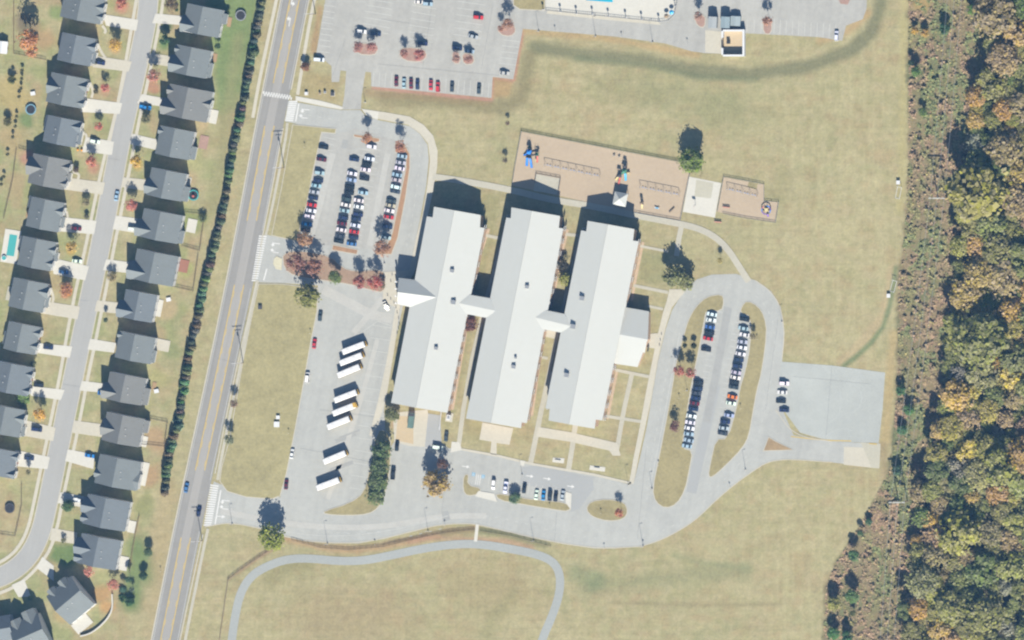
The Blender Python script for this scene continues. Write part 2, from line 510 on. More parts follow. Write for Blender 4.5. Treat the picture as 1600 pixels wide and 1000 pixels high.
    mix(poly([(930, 130), (1010, 120), (1160, 150), (1210, 180), (1120, 200), (1050, 170), (960, 165)], 22), (158, 158, 114), 0.6)
    mix(stroke([(815, 203), (960, 231), (1064, 250)], 3, 2.5), (140, 140, 92), 0.6)  # darker turf line along the play yard's upper edge
    mix(stroke([(1195, 296), (1215, 310), (1225, 270)], 10, 10), (165, 160, 115), 0.5)
    mix(stroke([(915, 920), (960, 914), (1020, 905), (1100, 898), (1160, 896)], 10, 11), (150, 152, 112), 0.6)
    mix(stroke([(1055, 868), (1100, 880), (1170, 888)], 4, 5), (136, 148, 108), 0.5)
    mix(stroke([(930, 905), (900, 895)], 14, 9), (128, 146, 104), 0.5)
    mix(stroke([(960, 942), (1100, 945), (1220, 944)], 2.5, 2.5), (160, 150, 112), 0.6)
    mix(stroke([(420, 905), (450, 885), (480, 880)], 12, 8), (158, 152, 108), 0.6)
    mix(poly([(470, 930), (600, 920), (660, 980), (560, 1010), (460, 1000)], 26), (178, 160, 122), 0.6)
    mix(poly([(690, 880), (800, 880), (850, 940), (760, 960), (700, 930)], 26), (176, 160, 118), 0.5)
    mix(stroke([(760, 990), (775, 960), (800, 930)], 8, 8), (154, 150, 106), 0.5)
    # the narrow green ditch by the wood and the worn strip along the brush
    mix(stroke([(1396, 420), (1384, 490), (1352, 530), (1316, 565)], 8, 3), (200, 180, 140), 0.6)
    mix(stroke([(1400, 418), (1397, 440), (1390, 480), (1380, 510), (1362, 535), (1340, 555), (1318, 572)], 3.8, 2.4), (124, 142, 100), 0.8)
    mix(stroke([(1412, -30), (1410, 260), (1405, 330)], 5, 4), (192, 182, 128), 0.7)
    mix(stroke([(1396, 520), (1390, 600), (1383, 690)], 7, 4), (194, 174, 126), 0.8)
    mix(stroke([(1378, 700), (1384, 740)], 8, 5), (170, 152, 115), 0.7)
    # planted strips round the pool lot, tinted strips along the drives
    mix(stroke([(817, 48), (803, 124)], 3.2, 1.5), (196, 150, 122), 0.9)
    mix(stroke([(584, 137), (768, 156), (770, 122), (800, 126)], 2.8, 1.5), (198, 150, 130), 0.9)
    mix(poly([(770, 122), (802, 126), (796, 150), (768, 154)], 3), (190, 158, 112), 0.7)
    mix(stroke([(500, 14), (490, 80)], 5, 3), (186, 152, 110), 0.7)
    mix(stroke([(818, 48), (960, 62), (1090, 86)], 5, 3), (196, 168, 120), 0.7)
    mix(stroke([(1280, 64), (1322, 50), (1356, 20)], 6, 4), (198, 168, 122), 0.7)
    mix(poly([(474, 112), (528, 120), (526, 160), (470, 150)], 5), (178, 160, 112), 0.6)
    mix(stroke([(450, 842), (500, 855), (560, 859), (620, 850), (690, 834), (742, 826)], 6, 3), (190, 160, 120), 0.8)
    mix(stroke([(690, 834), (742, 828), (800, 838), (852, 852)], 3.5, 3), (126, 130, 92), 0.7)
    mix(stroke([(640, 846), (668, 840), (790, 846), (830, 856)], 4, 3), (192, 150, 124), 0.6)
    mix(stroke([(600, 848), (690, 832), (745, 826)], 2, 2), (135, 115, 88), 0.7)  # narrow dark brown line beside the rail fence
    mix(stroke([(358, 904), (395, 878), (424, 858)], 3, 3), (165, 135, 105), 0.8)
    # courtyard turf between the wings
    mix(poly([(752, 300), (784, 305), (760, 420), (700, 690), (690, 660)], 4), (160, 156, 108), 0.5)
    mix(poly([(1003, 390), (1044, 396), (1040, 446), (996, 438)], 4), (150, 152, 106), 0.55)
    mix(poly([(730, 655), (760, 664), (757, 690), (724, 684)], 4), (166, 158, 110), 0.5)
    mix(poly([(615, 645), (640, 645), (640, 668), (612, 668)], 4), (205, 165, 130), 0.7)
    # power-line corridor and forest floor
    be = np.interp(y, [p[1] for p in BRUSH_EDGE], [p[0] for p in BRUSH_EDGE])
    we = np.interp(y, [p[1] for p in WOOD_EDGE], [p[0] for p in WOOD_EDGE])
    br = ramp(x - be + (n2 - 0.5) * 9 + (vnoise(x / 7, y / 7, 51) - .5) * 9, -2.5, 3.0)
    mix(br, (156, 144, 108), 1.0)
    mix(br * ramp(n2, 0.45, 0.65), (140, 134, 96), 0.7)
    mix(br * ramp(vnoise(x / 16, y / 20, 21), 0.5, 0.75), (166, 144, 112), 0.6)
    mix(br * ramp(vnoise(x / 40, y / 46, 22), 0.55, 0.7), (126, 136, 96), 0.7)
    mix(br * (1 - ramp(np.hypot(x - 1440, y - 5), 8, 20)), (188, 162, 108), 0.9)
    mix(ramp(x - we, -4, 6), (82, 76, 58), 1.0)
    P = np.zeros((x.size, 3), np.float32)
    P[:, 0] = (x - 800) * PX; P[:, 1] = (500 - y) * PX
    ny, nx = sh
    i = np.arange(ny - 1)[:, None] * nx + np.arange(nx - 1)[None, :]
    quads = np.stack([i + nx, i + nx + 1, i + 1, i], -1).reshape(-1, 4).astype(np.int32)
    me = bpy.data.meshes.new('ground')
    me.vertices.add(len(P)); me.vertices.foreach_set('co', P.ravel())
    me.loops.add(quads.size); me.loops.foreach_set('vertex_index', quads.ravel())
    me.polygons.add(len(quads)); me.polygons.foreach_set('loop_start', np.arange(0, quads.size, 4, dtype=np.int32))
    me.update(calc_edges=True)
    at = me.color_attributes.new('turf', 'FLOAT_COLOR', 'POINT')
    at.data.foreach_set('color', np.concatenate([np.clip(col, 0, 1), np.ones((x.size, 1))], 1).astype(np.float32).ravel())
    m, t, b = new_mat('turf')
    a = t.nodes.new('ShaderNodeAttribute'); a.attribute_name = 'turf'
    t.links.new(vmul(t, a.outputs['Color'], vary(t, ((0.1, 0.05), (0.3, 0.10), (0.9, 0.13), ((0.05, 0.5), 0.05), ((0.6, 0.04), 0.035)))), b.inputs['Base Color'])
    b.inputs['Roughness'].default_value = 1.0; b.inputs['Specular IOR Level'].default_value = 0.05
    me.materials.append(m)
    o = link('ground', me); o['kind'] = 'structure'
build_ground()

# ------------------------------------------------------------------ roads
ROAD_L = [(456, -80), (440, 0), (412, 140), (400, 200), (363, 400), (322, 600), (278, 800), (238, 1000), (222, 1080)]
ROAD_R = [(497, -80), (481, 0), (453, 140), (441, 200), (404, 400), (362, 600), (319, 800), (279, 1000), (263, 1080)]
def road_line(f, sm=2):
    a, b = chaikin(ROAD_L, sm, False), chaikin(ROAD_R, sm, False)
    return [Vector(W2((p[0] + (q[0] - p[0]) * f, p[1] + (q[1] - p[1]) * f))) for p, q in zip(a, b)]
def band(name, f0, f1, z, m, parent=None):
    a, b = road_line(f0), road_line(f1)
    n = len(a); k = MB()
    vs = [(p.x, p.y, z) for p in a + b] + [(p.x, p.y, -0.3) for p in a + b]
    fs = [(i, n + i, n + i + 1, i + 1) for i in range(n - 1)]
    fs += [(i, i + 1, 2 * n + i + 1, 2 * n + i) for i in range(n - 1)] + [(n + i + 1, n + i, 3 * n + i, 3 * n + i + 1) for i in range(n - 1)]
    k.add(vs, fs)
    o = k.build(name, m, parent); o['kind'] = 'structure'
    return o
road = band('road', -0.02, 1.02, 0.03, M['road'])
band('turn_lane', 0.335, 0.655, 0.042, M['roadmid'], road)
def strip_marking(name, lines, w, z, m, parent, dash=None):
    k = MB()
    for ln in lines:
        if dash: dash_mb(k, ln, w, z, *dash)
        else: ribbon_mb(k, ln, w, z)
    o = k.build(name, m, parent); o['kind'] = 'structure'
    return o
def cut(line, y0, y1):
    a, b = (500 - y0) * PX, (500 - y1) * PX
    return [p for p in line if b <= p.y <= a]
def dens(line, n=6):
    out = []
    for p, q in zip(line, line[1:]):
        for i in range(n): out.append(p + (q - p) * (i / n))
    return out + [line[-1]]
ye = []
for f in (0.315, 0.675):
    ln = dens(road_line(f), 10)
    for (u, v) in ((-80, 132), (196, 348), (444, 736), (840, 1080)): ye.append(cut(ln, u, v))
strip_marking('yellow_marking', ye, 0.42, 0.055, M['paint_yellow'], road)
ye = []
for f in (0.36, 0.63):
    ln = dens(road_line(f), 10)
    for (u, v) in ((-80, 126), (204, 340), (452, 730), (846, 1080)): ye.append(cut(ln, u, v))
strip_marking('yellow_dash_marking', ye, 0.24, 0.055, M['paint_yellow'], road, (3.0, 6.0))
strip_marking('edge_line_marking', [road_line(0.035), cut(dens(road_line(0.965), 10), 200, 360), cut(dens(road_line(0.965), 10), -80, 140), cut(dens(road_line(0.965), 10), 450, 750), cut(dens(road_line(0.965), 10), 830, 1080)], 0.2, 0.055, M['paint_faint'], road)
ribbon('road_kerb', [(454.5, -80), (438.5, 0), (410.5, 140), (398.5, 200), (361.5, 400), (320.5, 600), (276.5, 800), (236.5, 1000), (220, 1080)], 2.0, 0.14, M['kerb'])
for seg in ([(499, -80), (482.8, 0), (455, 140)], [(442.5, 200), (424, 300), (407, 385)], [(401, 440), (363.8, 600), (336, 740)], [(317, 835), (281, 1000), (265, 1080)]):
    ribbon('road_kerb', seg, 1.8, 0.14, M['kerb'], 1)

def arrow(b, p, d, z, L=4.2, turn=0):
    """painted lane arrow: shaft along d, head straight or bent to one side"""
    d = Vector(d).normalized(); s = Vector((-d.y, d.x)); p = Vector(p)
    def q(u, v): w = p + d * u + s * v; return (w.x, w.y, z)
    b.add([q(-L / 2, -.2), q(L * .1, -.2), q(L * .1, .2), q(-L / 2, .2)], [(0, 1, 2, 3)])
    if turn == 0: b.add([q(L * .1, -.8), q(L / 2, 0), q(L * .1, .8)], [(0, 1, 2)])
    else:
        b.add([q(L * .1, -.2), q(L * .3, -.2), q(L * .3, turn * .7), q(L * .1, turn * .7)], [(0, 1, 2, 3)])
        b.add([q(-.1, turn * .7), q(L * .45, turn * .7), q(L * .2, turn * 1.7)], [(0, 1, 2)])
k = MB()
RD = Vector((0.2, 1.0))
arrow(k, W2((453, 33)), RD, 0.055, 5.0, 1); arrow(k, W2((456, 2)), -RD, 0.055, 5.0, 1)
o = k.build('arrow_marking', M['paint_white'], road); o['kind'] = 'structure'

# ladder crossings: three over the school drives, one across the road
def ladder(pts0, pts1, n, w, name='crossing_marking', par=None, z=0.06):
    k = MB()
    for i in range(n):
        t = (i + .5) / n
        a = Vector(W2((pts0[0][0] + (pts0[1][0] - pts0[0][0]) * t, pts0[0][1] + (pts0[1][1] - pts0[0][1]) * t)))
        b = Vector(W2((pts1[0][0] + (pts1[1][0] - pts1[0][0]) * t, pts1[0][1] + (pts1[1][1] - pts1[0][1]) * t)))
        ribbon_mb(k, [a, b], w, z)
    o = k.build(name, M['paint_white'], par); o['kind'] = 'structure'
k = MB()
for i in range(22):
    t = i / 21
    c = Vector(W2((412 + 43 * t, 146 + 6.5 * t + (1.5 if i % 2 else -1.5))))
    dx = Vector((1, -0.15)).normalized() * 0.34; dy = Vector((0.15, 1)).normalized() * 0.62
    k.add([(*(c - dx - dy), .058), (*(c + dx - dy), .058), (*(c + dx + dy), .058), (*(c - dx + dy), .058)], [(0, 1, 2, 3)])
o = k.build('crossing_marking', M['paint_white'], road); o['kind'] = 'structure'

# residential street
STREET = [(226, -60), (235, 0), (216, 100), (192, 200), (173, 300), (154, 400), (133, 500), (112.5, 600), (92, 700), (74, 790), (64, 832), (48, 866), (24, 890), (-6, 905), (-60, 915)]
street = ribbon('residential_street', STREET, 29, 0.03, M['street'], 2)
def offset_line(pts, d):
    out = []
    for i, p in enumerate(pts):
        a, b = Vector(pts[max(0, i - 1)]), Vector(pts[min(len(pts) - 1, i + 1)])
        t = (b - a).normalized()
        out.append((p[0] - t.y * d, p[1] + t.x * d))
    return out
for d, nm in ((15.2, 'street_kerb'), (-15.2, 'street_kerb')):
    ribbon(nm, offset_line(STREET, d), 1.6, 0.10, M['kerb'], 2)
ribbon('sidewalk', [(224, -60), (213, 0), (203, 60), (187, 150), (174, 205), (159.5, 260), (145, 330), (133, 390), (121, 440), (105, 520), (95, 580), (83, 640), (66.5, 720), (52, 790), (45, 822), (34, 848), (14, 872), (-30, 892)], 5, 0.12, M['concrete'])
ribbon('sidewalk', [(262, -60), (255, 4), (247, 48), (241, 78), (230, 132), (219, 180), (203, 262), (190, 328), (179.5, 380), (167, 446), (152, 520), (138, 586), (129, 634), (118, 690), (106, 742), (96, 792), (90, 822), (80, 856), (64, 880), (40, 906), (10, 924), (-40, 938)], 5, 0.12, M['concrete'])

# driveways of the houses
DRV = [[(160, 22), (216, 31), (213, 48), (166, 40)], [(148, 87), (206, 96), (201, 112), (145, 105)], [(130, 153), (191, 161), (187, 178), (126, 175)], [(134, 214), (178, 221), (175, 242), (128, 237)],
       [(110, 278), (164, 285), (160, 304), (100, 296)], [(96, 339), (151, 345), (147, 366), (90, 361)], [(78, 402), (139, 416), (133, 438), (84, 428)], [(66, 470), (125, 479), (121, 499), (62, 489)],
       [(58, 536), (113, 541), (109, 559), (56, 551)], [(48, 603), (101, 609), (95, 625), (48, 618)], [(34, 655), (87, 668), (83, 689), (32, 680)], [(24, 703), (78, 714), (74, 733), (20, 728)],
       [(243, 21), (286, 25), (284, 39), (238, 36)], [(234, 83), (272, 88), (270, 105), (229, 98)], [(222, 147), (260, 154), (258, 167), (214, 161)], [(207, 209), (246, 218), (243, 234), (203, 225)],
       [(193, 277), (233, 281), (232, 299), (189, 292)], [(181, 337), (221, 342), (219, 365), (176, 358)], [(166, 405), (206, 410), (204, 427), (161, 422)], [(152, 469), (195, 474), (194, 491), (148, 486)],
       [(141, 529), (182, 536), (178, 551), (137, 546)], [(128, 595), (169, 600), (166, 614), (124, 610)], [(117, 657), (162, 663), (161, 683), (112, 676)], [(106, 702), (148, 710), (146, 733), (102, 720)],
       [(95, 769), (134, 776), (132, 793), (90, 786)], [(82, 825), (121, 832), (119, 850), (77, 844)], [(66, 870), (84, 884), (84, 908), (57, 887)], [(18, 914), (38, 905), (48, 932), (29, 933)]]
for d in DRV: slab('driveway', d, 0.135, M['white_concrete'] if len(C.objects) % 3 else M['concrete'])
for w in ([(160, 40), (166, 48), (163, 52)], [(153, 70), (160, 84), (165, 90)], [(140, 128), (146, 142), (143, 153)], [(124, 205), (138, 212), (131, 238)], [(113, 268), (124, 272), (122, 280)], [(104, 330), (106, 340)], [(78, 448), (84, 464), (82, 474)], [(52, 590), (58, 604)]):
    ribbon('front_path', w, 4, 0.125, M['concrete'], 1)

# sidewalks along the main road
ribbon('sidewalk', [(448, -80), (432, 0), (418, 65), (404, 132), (395, 184)], 5, 0.12, M['concrete'])
ribbon('sidewalk', [(508, -80), (491, 0), (481, 50), (465, 148)], 5, 0.12, M['concrete'])
ribbon('sidewalk', [(449, 192), (447, 215), (420, 350), (415, 368)], 4, 0.12, M['walk'])
ribbon('sidewalk', [(402, 438), (388, 506), (372, 590), (361, 640), (346, 715), (340, 750)], 4.5, 0.12, M['walk'])
ribbon('sidewalk', [(325, 826), (318, 858), (290, 996), (275, 1080)], 4.5, 0.12, M['walk'])
slab('sidewalk', [(462, 150), (500, 157), (530, 165), (537, 168), (533, 171), (500, 165), (462, 157)], 0.12, M['white_concrete'])

# ------------------------------------------------------------------ school drives and lots
drive = slab('school_drive', [(450, 157), (470, 161), (533, 172), (563, 172), (572, 182), (592, 188), (640, 197), (656, 209), (668, 226), (670, 250), (666, 290), (656, 345), (645, 395), (640, 430), (612, 560), (600, 640), (604, 700), (606, 720), (604, 750), (590, 795),
                               (560, 849), (520, 849), (480, 846), (445, 839), (420, 829), (376, 820), (352, 818), (320, 824), (334, 752), (345, 757), (438, 777), (497, 446), (440, 442), (399, 441), (413, 366), (467, 378), (503, 206), (458, 192), (446, 190)], 0.03, M['asphalt'])
slab('school_drive', [(560, 849), (590, 795), (606, 750), (610, 700), (616, 690), (640, 697), (665, 698), (688, 690), (700, 700), (722, 702), (778, 712), (832, 726), (926, 742), (984, 757), (1000, 760), (1000, 854), (960, 857), (930, 857), (880, 850), (830, 840), (780, 828), (740, 819), (710, 819), (680, 822), (640, 832), (600, 842)], 0.036, M['asphalt'])
slab('school_drive', [(984, 757), (990, 755), (1000, 715), (1010, 670), (1022, 600), (1028, 565), (1040, 515), (1050, 485), (1070, 452), (1088, 437), (1112, 429), (1150, 428), (1180, 438), (1205, 455), (1220, 480), (1226, 520), (1222, 565), (1214, 620), (1240, 680), (1300, 690),
                       (1375, 693), (1373, 732), (1330, 726), (1280, 720), (1230, 718), (1200, 722), (1175, 737), (1150, 755), (1120, 780), (1090, 810), (1060, 830), (1030, 845), (1000, 854)], 0.042, M['asphalt'])
slab('paved_court', [(1221, 565), (1300, 571), (1383, 582), (1379, 640), (1373, 692), (1300, 690), (1250, 676), (1213, 625)], 0.05, M['court'])
slab('staff_lot_surface', [(500, 208), (528, 210), (555, 200), (640, 226), (630, 300), (612, 392), (520, 384), (466, 380), (480, 300)], 0.045, M['lot'], 0)
slab('dark_patch', [(816, 730), (838, 728), (926, 746), (928, 764), (905, 795), (892, 800), (893, 770), (812, 757)], 0.052, M['newasphalt'])
slab('service_asphalt', [(669, 646), (688, 649), (690, 692), (684, 699), (664, 698)], 0.06, M['newasphalt'])
slab('dock_apron', [(614, 645), (668, 640), (669, 646), (664, 698), (640, 697), (616, 690)], 0.05, M['concrete'])
slab('dock_apron', [(622, 650), (646, 650), (646, 694), (618, 688)], 0.062, mat('stained_concrete', (216, 196, 160), 0.9, FINE))
slab('parking_lot', [(510, -40), (508, 2), (494, 84), (518, 103), (518, 128), (530, 128), (532, 110), (541, 111), (538, 150), (534, 171), (564, 171), (565, 150), (571, 112), (580, 113), (580, 135), (768, 153), (770, 120), (802, 124), (817, 45), (960, 57), (1040, 68), (1080, 80), (1102, 83), (1130, 84), (1130, 50), (1166, 52),
                       (1280, 58), (1316, 64), (1322, 40), (1348, 30), (1354, 14), (1356, -40)], 0.034, M['lot'])
slab('concrete_pad', [(1102, 47), (1131, 50), (1131, 84), (1102, 82)], 0.06, M['concrete'])
slab('concrete_pad', [(1319, 698), (1365, 700), (1364, 731), (1318, 726)], 0.055, M['concrete'])
slab('concrete_pad', [(1345, 691), (1376, 694), (1374, 732), (1362, 731)], 0.06, M['pad'])

# ladders and stop bars at the three school entrances
ladder([(465, 157), (458, 190)], [(452, 157), (445, 189)], 10, 0.72, par=drive)
ladder([(417, 368), (402, 440)], [(405, 367), (393, 440)], 20, 0.68, par=drive)
ladder([(342, 758), (330, 822)], [(329, 756), (318, 822)], 18, 0.68, par=drive)
strip_marking('stop_marking', [[Vector(W2(a)), Vector(W2(b))] for a, b in (((467, 162), (462, 190)), ((417, 420), (412, 438)), ((345, 766), (336, 820)))], 0.6, 0.06, M['paint_white'], drive)
k = MB()
for p, d, tn in (((476, 171), (-1, .1), 1), ((473, 184), (-1, .1), -1), ((430, 380), (-1, .15), 1), ((428, 394), (-1, .15), -1), ((351, 782), (-1, .1), 1), ((349, 795), (-1, .1), -1), ((345, 807), (1, -.1), 0)):
    arrow(k, W2(p), d, 0.062, 4.6, tn)
for p in ((728, 729), (828, 744), (855, 748), (892, 760)): arrow(k, W2(p), (1, -.15), 0.066, 3.6, 0)
o = k.build('arrow_marking', M['paint_white'], drive); o['kind'] = 'structure'

# planted islands and verges inside the drives
island('grass_island', [(457, 194), (526, 201), (524, 209), (503, 207), (491, 262), (479, 322), (470, 350), (466, 378), (424, 368), (440, 290)], M['lawn'], 0)
island('mulch_island', [(469, 366), (487, 372), (488, 382), (478, 386), (466, 382)], M['mulch'], 1)
island('mulch_island', [(553, 209), (594, 216), (593, 222), (578, 224), (564, 216), (552, 214)], M['mulch'], 0)
island('mulch_island', [(617, 223), (632, 225), (641, 240), (641, 262), (634, 310), (622, 372), (612, 398), (586, 398), (588, 388), (602, 386), (612, 366), (624, 310), (634, 262), (634, 240), (617, 239)], M['mulch'], 0)
island('mulch_island', [(520, 382), (560, 390), (558, 398), (518, 391)], M['mulch'], 0)
island('mulch_island', [(441, 394), (470, 391), (518, 400), (535, 418), (556, 424), (598, 420), (604, 438), (600, 458), (580, 454), (545, 444), (500, 438), (460, 432), (443, 420)], mat('leafy_mulch', (180, 154, 130), 1.0, ((0.3, 0.12), (2.0, 0.14)), 0.1), 1)
slab('painted_nose', [(428, 405), (432, 400), (441, 404), (440, 422), (431, 420), (427, 412)], 0.2, mat('cream_brick_paving', (226, 220, 190), 0.9, ((0.5, 0.05), (2.4, 0.16))), 0)
island('grass_island', [(404, 443), (440, 443), (470, 447), (497, 450), (496, 486), (485, 540), (475, 598), (459, 684), (448, 740), (438, 775), (425, 780), (385, 777), (355, 768), (343, 752), (346, 730), (357, 690), (368, 630), (380, 560), (394, 490)], M['lawn'], 0)
island('grass_island', [(588, 672), (606, 672), (612, 690), (609, 740), (602, 772), (592, 794), (575, 804), (545, 806), (506, 804), (506, 798), (546, 786), (568, 770), (576, 740)], M['island'], 1)
island('grass_island', [(724, 742), (733, 740), (731, 758), (752, 762), (750, 772), (730, 776), (723, 766)], M['island'], 1)
island('grass_island', [(773, 770), (805, 775), (830, 780), (890, 785), (892, 800), (860, 796), (815, 788), (779, 782)], M['island'], 1)
slab('kerb_ramp', [(748, 767), (772, 771), (777, 784), (742, 775)], 0.19, M['white_concrete'])
slab('kerb_ramp', [(884, 768), (893, 771), (892, 796), (884, 786)], 0.20, M['white_concrete'])
island('grass_island', [(922, 783), (950, 779), (976, 784), (982, 799), (975, 812), (950, 815), (925, 808), (915, 796)], M['island'], 1)
island('grass_island', [(1128, 459), (1104, 463), (1086, 480), (1075, 500), (1068, 524), (1055, 570), (1050, 605), (1042, 650), (1030, 712), (1019, 764), (1024, 785), (1040, 795), (1058, 788), (1071, 766), (1078, 732), (1083, 704), (1066, 700), (1072, 655), (1081, 600), (1093, 545), (1101, 500), (1104, 485), (1128, 487), (1132, 470)], M['island'], 1)
island('grass_island', [(1168, 469), (1159, 477), (1156, 490), (1173, 494), (1172, 540), (1164, 580), (1156, 605), (1151, 636), (1137, 685), (1118, 686), (1110, 722), (1106, 745), (1114, 746), (1136, 726), (1161, 700), (1171, 680), (1177, 644), (1183, 610), (1191, 580), (1199, 520), (1195, 494), (1185, 478)], M['island'], 1)
island('grass_island', [(1201, 682), (1212, 689), (1240, 703), (1192, 705)], mat('bare_tan_turf', (182, 158, 122), 1.0, GRASSY, 0.1), 0)
for p in ([(552, 71), (560, 66), (588, 70), (591, 80), (584, 87), (558, 85)], [(622, 80), (632, 73), (664, 76), (668, 88), (658, 98), (630, 95)], [(705, 80), (718, 79), (720, 100), (708, 100)], [(721, 82), (740, 84), (742, 100), (724, 102)],
          [(778, 42), (800, 34), (808, 48), (798, 58), (780, 54)], [(1082, 24), (1103, 22), (1102, 44), (1090, 42)], [(1192, 26), (1207, 28), (1206, 54), (1192, 53)]):
    island('mulch_island', p, M['redmulch'], 1)
island('grass_island', [(800, -40), (853, -40), (852, 17), (812, 15), (802, 8)], M['island'], 0)
slab('grass_verge', [(1306, -40), (1330, -40), (1330, 8), (1308, 5)], 0.12, M['redmulch'], 1)

# kerb lines round the school
for w in ([(1000, 854), (1030, 845), (1060, 830), (1090, 810), (1120, 780), (1150, 755), (1175, 737), (1200, 721), (1230, 717), (1300, 722)], [(320, 823), (352, 817), (376, 819), (420, 828), (445, 838), (480, 845), (520, 848), (560, 848), (600, 841), (640, 831), (680, 821), (710, 818), (740, 818), (780, 827), (830, 839), (880, 849), (930, 856), (960, 856), (1000, 854)],
          [(1222, 560), (1226, 520), (1220, 480), (1205, 455), (1180, 438)], [(1300, 690), (1240, 680), (1212, 640)]):
    ribbon('drive_kerb', w, 1.4, 0.10, M['kerb'], 2)

# sidewalks and paved strips round the school
slab('sidewalk', [(565, 170), (600, 175), (640, 182), (662, 195), (677, 212), (684, 236), (683, 262), (677, 296), (668, 340), (656, 390), (650, 420), (626, 470), (617, 540), (604, 620), (592, 660), (586, 682), (577, 680), (590, 630), (602, 575), (610, 530), (618, 480), (598, 470), (600, 425), (640, 422), (650, 372), (660, 335), (668, 288), (672, 250), (669, 224), (656, 208), (638, 195), (592, 186), (573, 180)], 0.12, M['concrete'])
slab('white_panel', [(565, 170), (592, 175), (590, 187), (573, 181)], 0.13, M['white_concrete'])
ribbon('walkway', [(676, 276), (720, 282), (796, 296), (860, 312), (920, 321), (990, 336), (1064, 350), (1092, 357), (1118, 370), (1138, 390), (1154, 415), (1170, 440)], 10, 0.135, M['walk'])
ribbon('walkway', [(1066, 348), (1061, 372), (1057, 400)], 8, 0.115, M['walk'], 0)
ribbon('walkway', [(994, 383), (1044, 393)], 4, 0.11, M['walk'], 0)
ribbon('walkway', [(990, 446), (1044, 457)], 5, 0.11, M['walk'], 0)
ribbon('walkway', [(1012, 478), (1036, 483)], 4, 0.11, M['walk'], 0)
slab('sidewalk', [(1046, 452), (1066, 452), (1070, 456), (1050, 480), (1040, 512), (1028, 562), (1018, 620), (1008, 668), (998, 714), (990, 756), (983, 756), (990, 715), (999, 670), (1010, 610), (1018, 570), (1026, 530), (1036, 488), (1042, 470)], 0.12, M['concrete'])
slab('entry_plaza', [(1010, 522), (1034, 520), (1026, 545), (1008, 542)], 0.13, M['concrete'])
ribbon('walkway', [(962, 578), (1016, 589)], 5, 0.11, M['walk'], 0)
ribbon('walkway', [(988, 582), (975, 640), (963, 708)], 7, 0.115, M['walk'], 0)
ribbon('walkway', [(946, 650), (1004, 659)], 5, 0.105, M['walk'], 0)
slab('walkway', [(842, 667), (890, 675), (964, 692), (970, 712), (958, 712), (952, 704), (890, 690), (838, 682)], 0.12, M['concrete'])
ribbon('walkway', [(862, 580), (846, 640), (836, 690), (829, 724)], 8, 0.11, M['walk'], 0)
ribbon('walkway', [(899, 664), (894, 700), (888, 736)], 8, 0.105, M['walk'], 0)
slab('terrace', [(754, 660), (802, 669), (796, 695), (776, 692), (776, 711), (766, 709), (768, 690), (749, 687)], 0.12, M['concrete'])
ribbon('walkway', [(790, 360), (760, 470), (738, 560), (724, 640), (716, 702)], 7, 0.11, M['walk'], 0)
ribbon('walkway', [(755, 367), (780, 372)], 5, 0.105, M['walk'], 0)
ribbon('walkway', [(884, 366), (904, 368)], 5, 0.105, M['walk'], 0)
ribbon('walkway', [(798, 345), (757, 500)], 4, 0.10, M['walk'], 0)
slab('walkway', [(706, 690), (718, 691), (722, 703), (704, 707)], 0.13, M['white_concrete'])
ribbon('kerb_walk', [(722, 702), (778, 712), (832, 725), (926, 741), (986, 755)], 3.5, 0.12, M['concrete'], 0)
ribbon('walkway', [(906, 370), (880, 480), (862, 560), (845, 640)], 5, 0.10, M['walk'], 0)
slab('walkway', [(845, 512), (875, 518), (870, 530), (842, 524)], 0.12, M['concrete'])
ribbon('walkway', [(841, 557), (856, 560)], 4, 0.105, M['walk'], 0)
for st in ([(758, 357), (744, 400), (731, 470)], [(722, 520), (701, 640)], [(881, 358), (869, 410), (856, 478)], [(838, 560), (825, 650)], [(999, 378), (988, 430), (981, 470)], [(958, 580), (943, 655)]):
    ribbon('planting_bed', [(x + 6.0, y) for x, y in st], 4.0, 0.09, mat('bed_gravel', (216, 190, 160), 1.0, ((0.5, 0.1), (1.6, 0.2))), 0)
slab('bench_pad', [(864, 715), (882, 716), (881, 724), (863, 722)], 0.11, M['white_concrete'])
slab('bench_pad', [(922, 727), (946, 730), (945, 737), (921, 734)], 0.11, M['white_concrete'])
slab('crosswalk_pad', [(813, 719), (820, 720), (819, 728), (812, 727)], 0.13, M['white_concrete'])

# play yards, court and walking trail
slab('play_yard', [(815, 206), (960, 234), (1064, 254), (1077, 272), (1063, 344), (990, 331), (914, 315), (871, 305), (800, 290), (805, 260)], 0.05, M['play'])
slab('play_pad', [(838, 272), (875, 279), (871, 304), (834, 298)], 0.07, M['walk'])
slab('ball_court', [(1077, 276), (1127, 286), (1117, 340), (1067, 331)], 0.07, M['white_concrete'])
slab('court_inset', [(1088, 281), (1115, 286), (1111, 310), (1085, 307)], 0.085, M['pad'])
slab('play_yard', [(1131, 277), (1170, 284), (1170, 287), (1194, 288), (1194, 314), (1216, 316), (1211, 347), (1165, 340), (1121, 331)], 0.05, M['play'])
slab('grass_verge', [(1170, 284), (1184, 286), (1182, 296), (1168, 292)], 0.07, M['island'])
trail = ribbon('walking_trail', [(354, 1080), (362, 1000), (368, 958), (376, 925), (392, 900), (414, 886), (445, 874), (480, 872), (530, 877), (570, 876), (610, 868), (660, 857), (710, 850), (752, 850), (800, 858), (840, 866), (866, 878), (876, 900), (874, 930), (862, 965), (846, 1000), (826, 1080)], 13, 0.05, M['trail'], 3)
ribbon('trail_link', [(746, 819), (743, 846)], 5, 0.12, M['white_concrete'], 0)

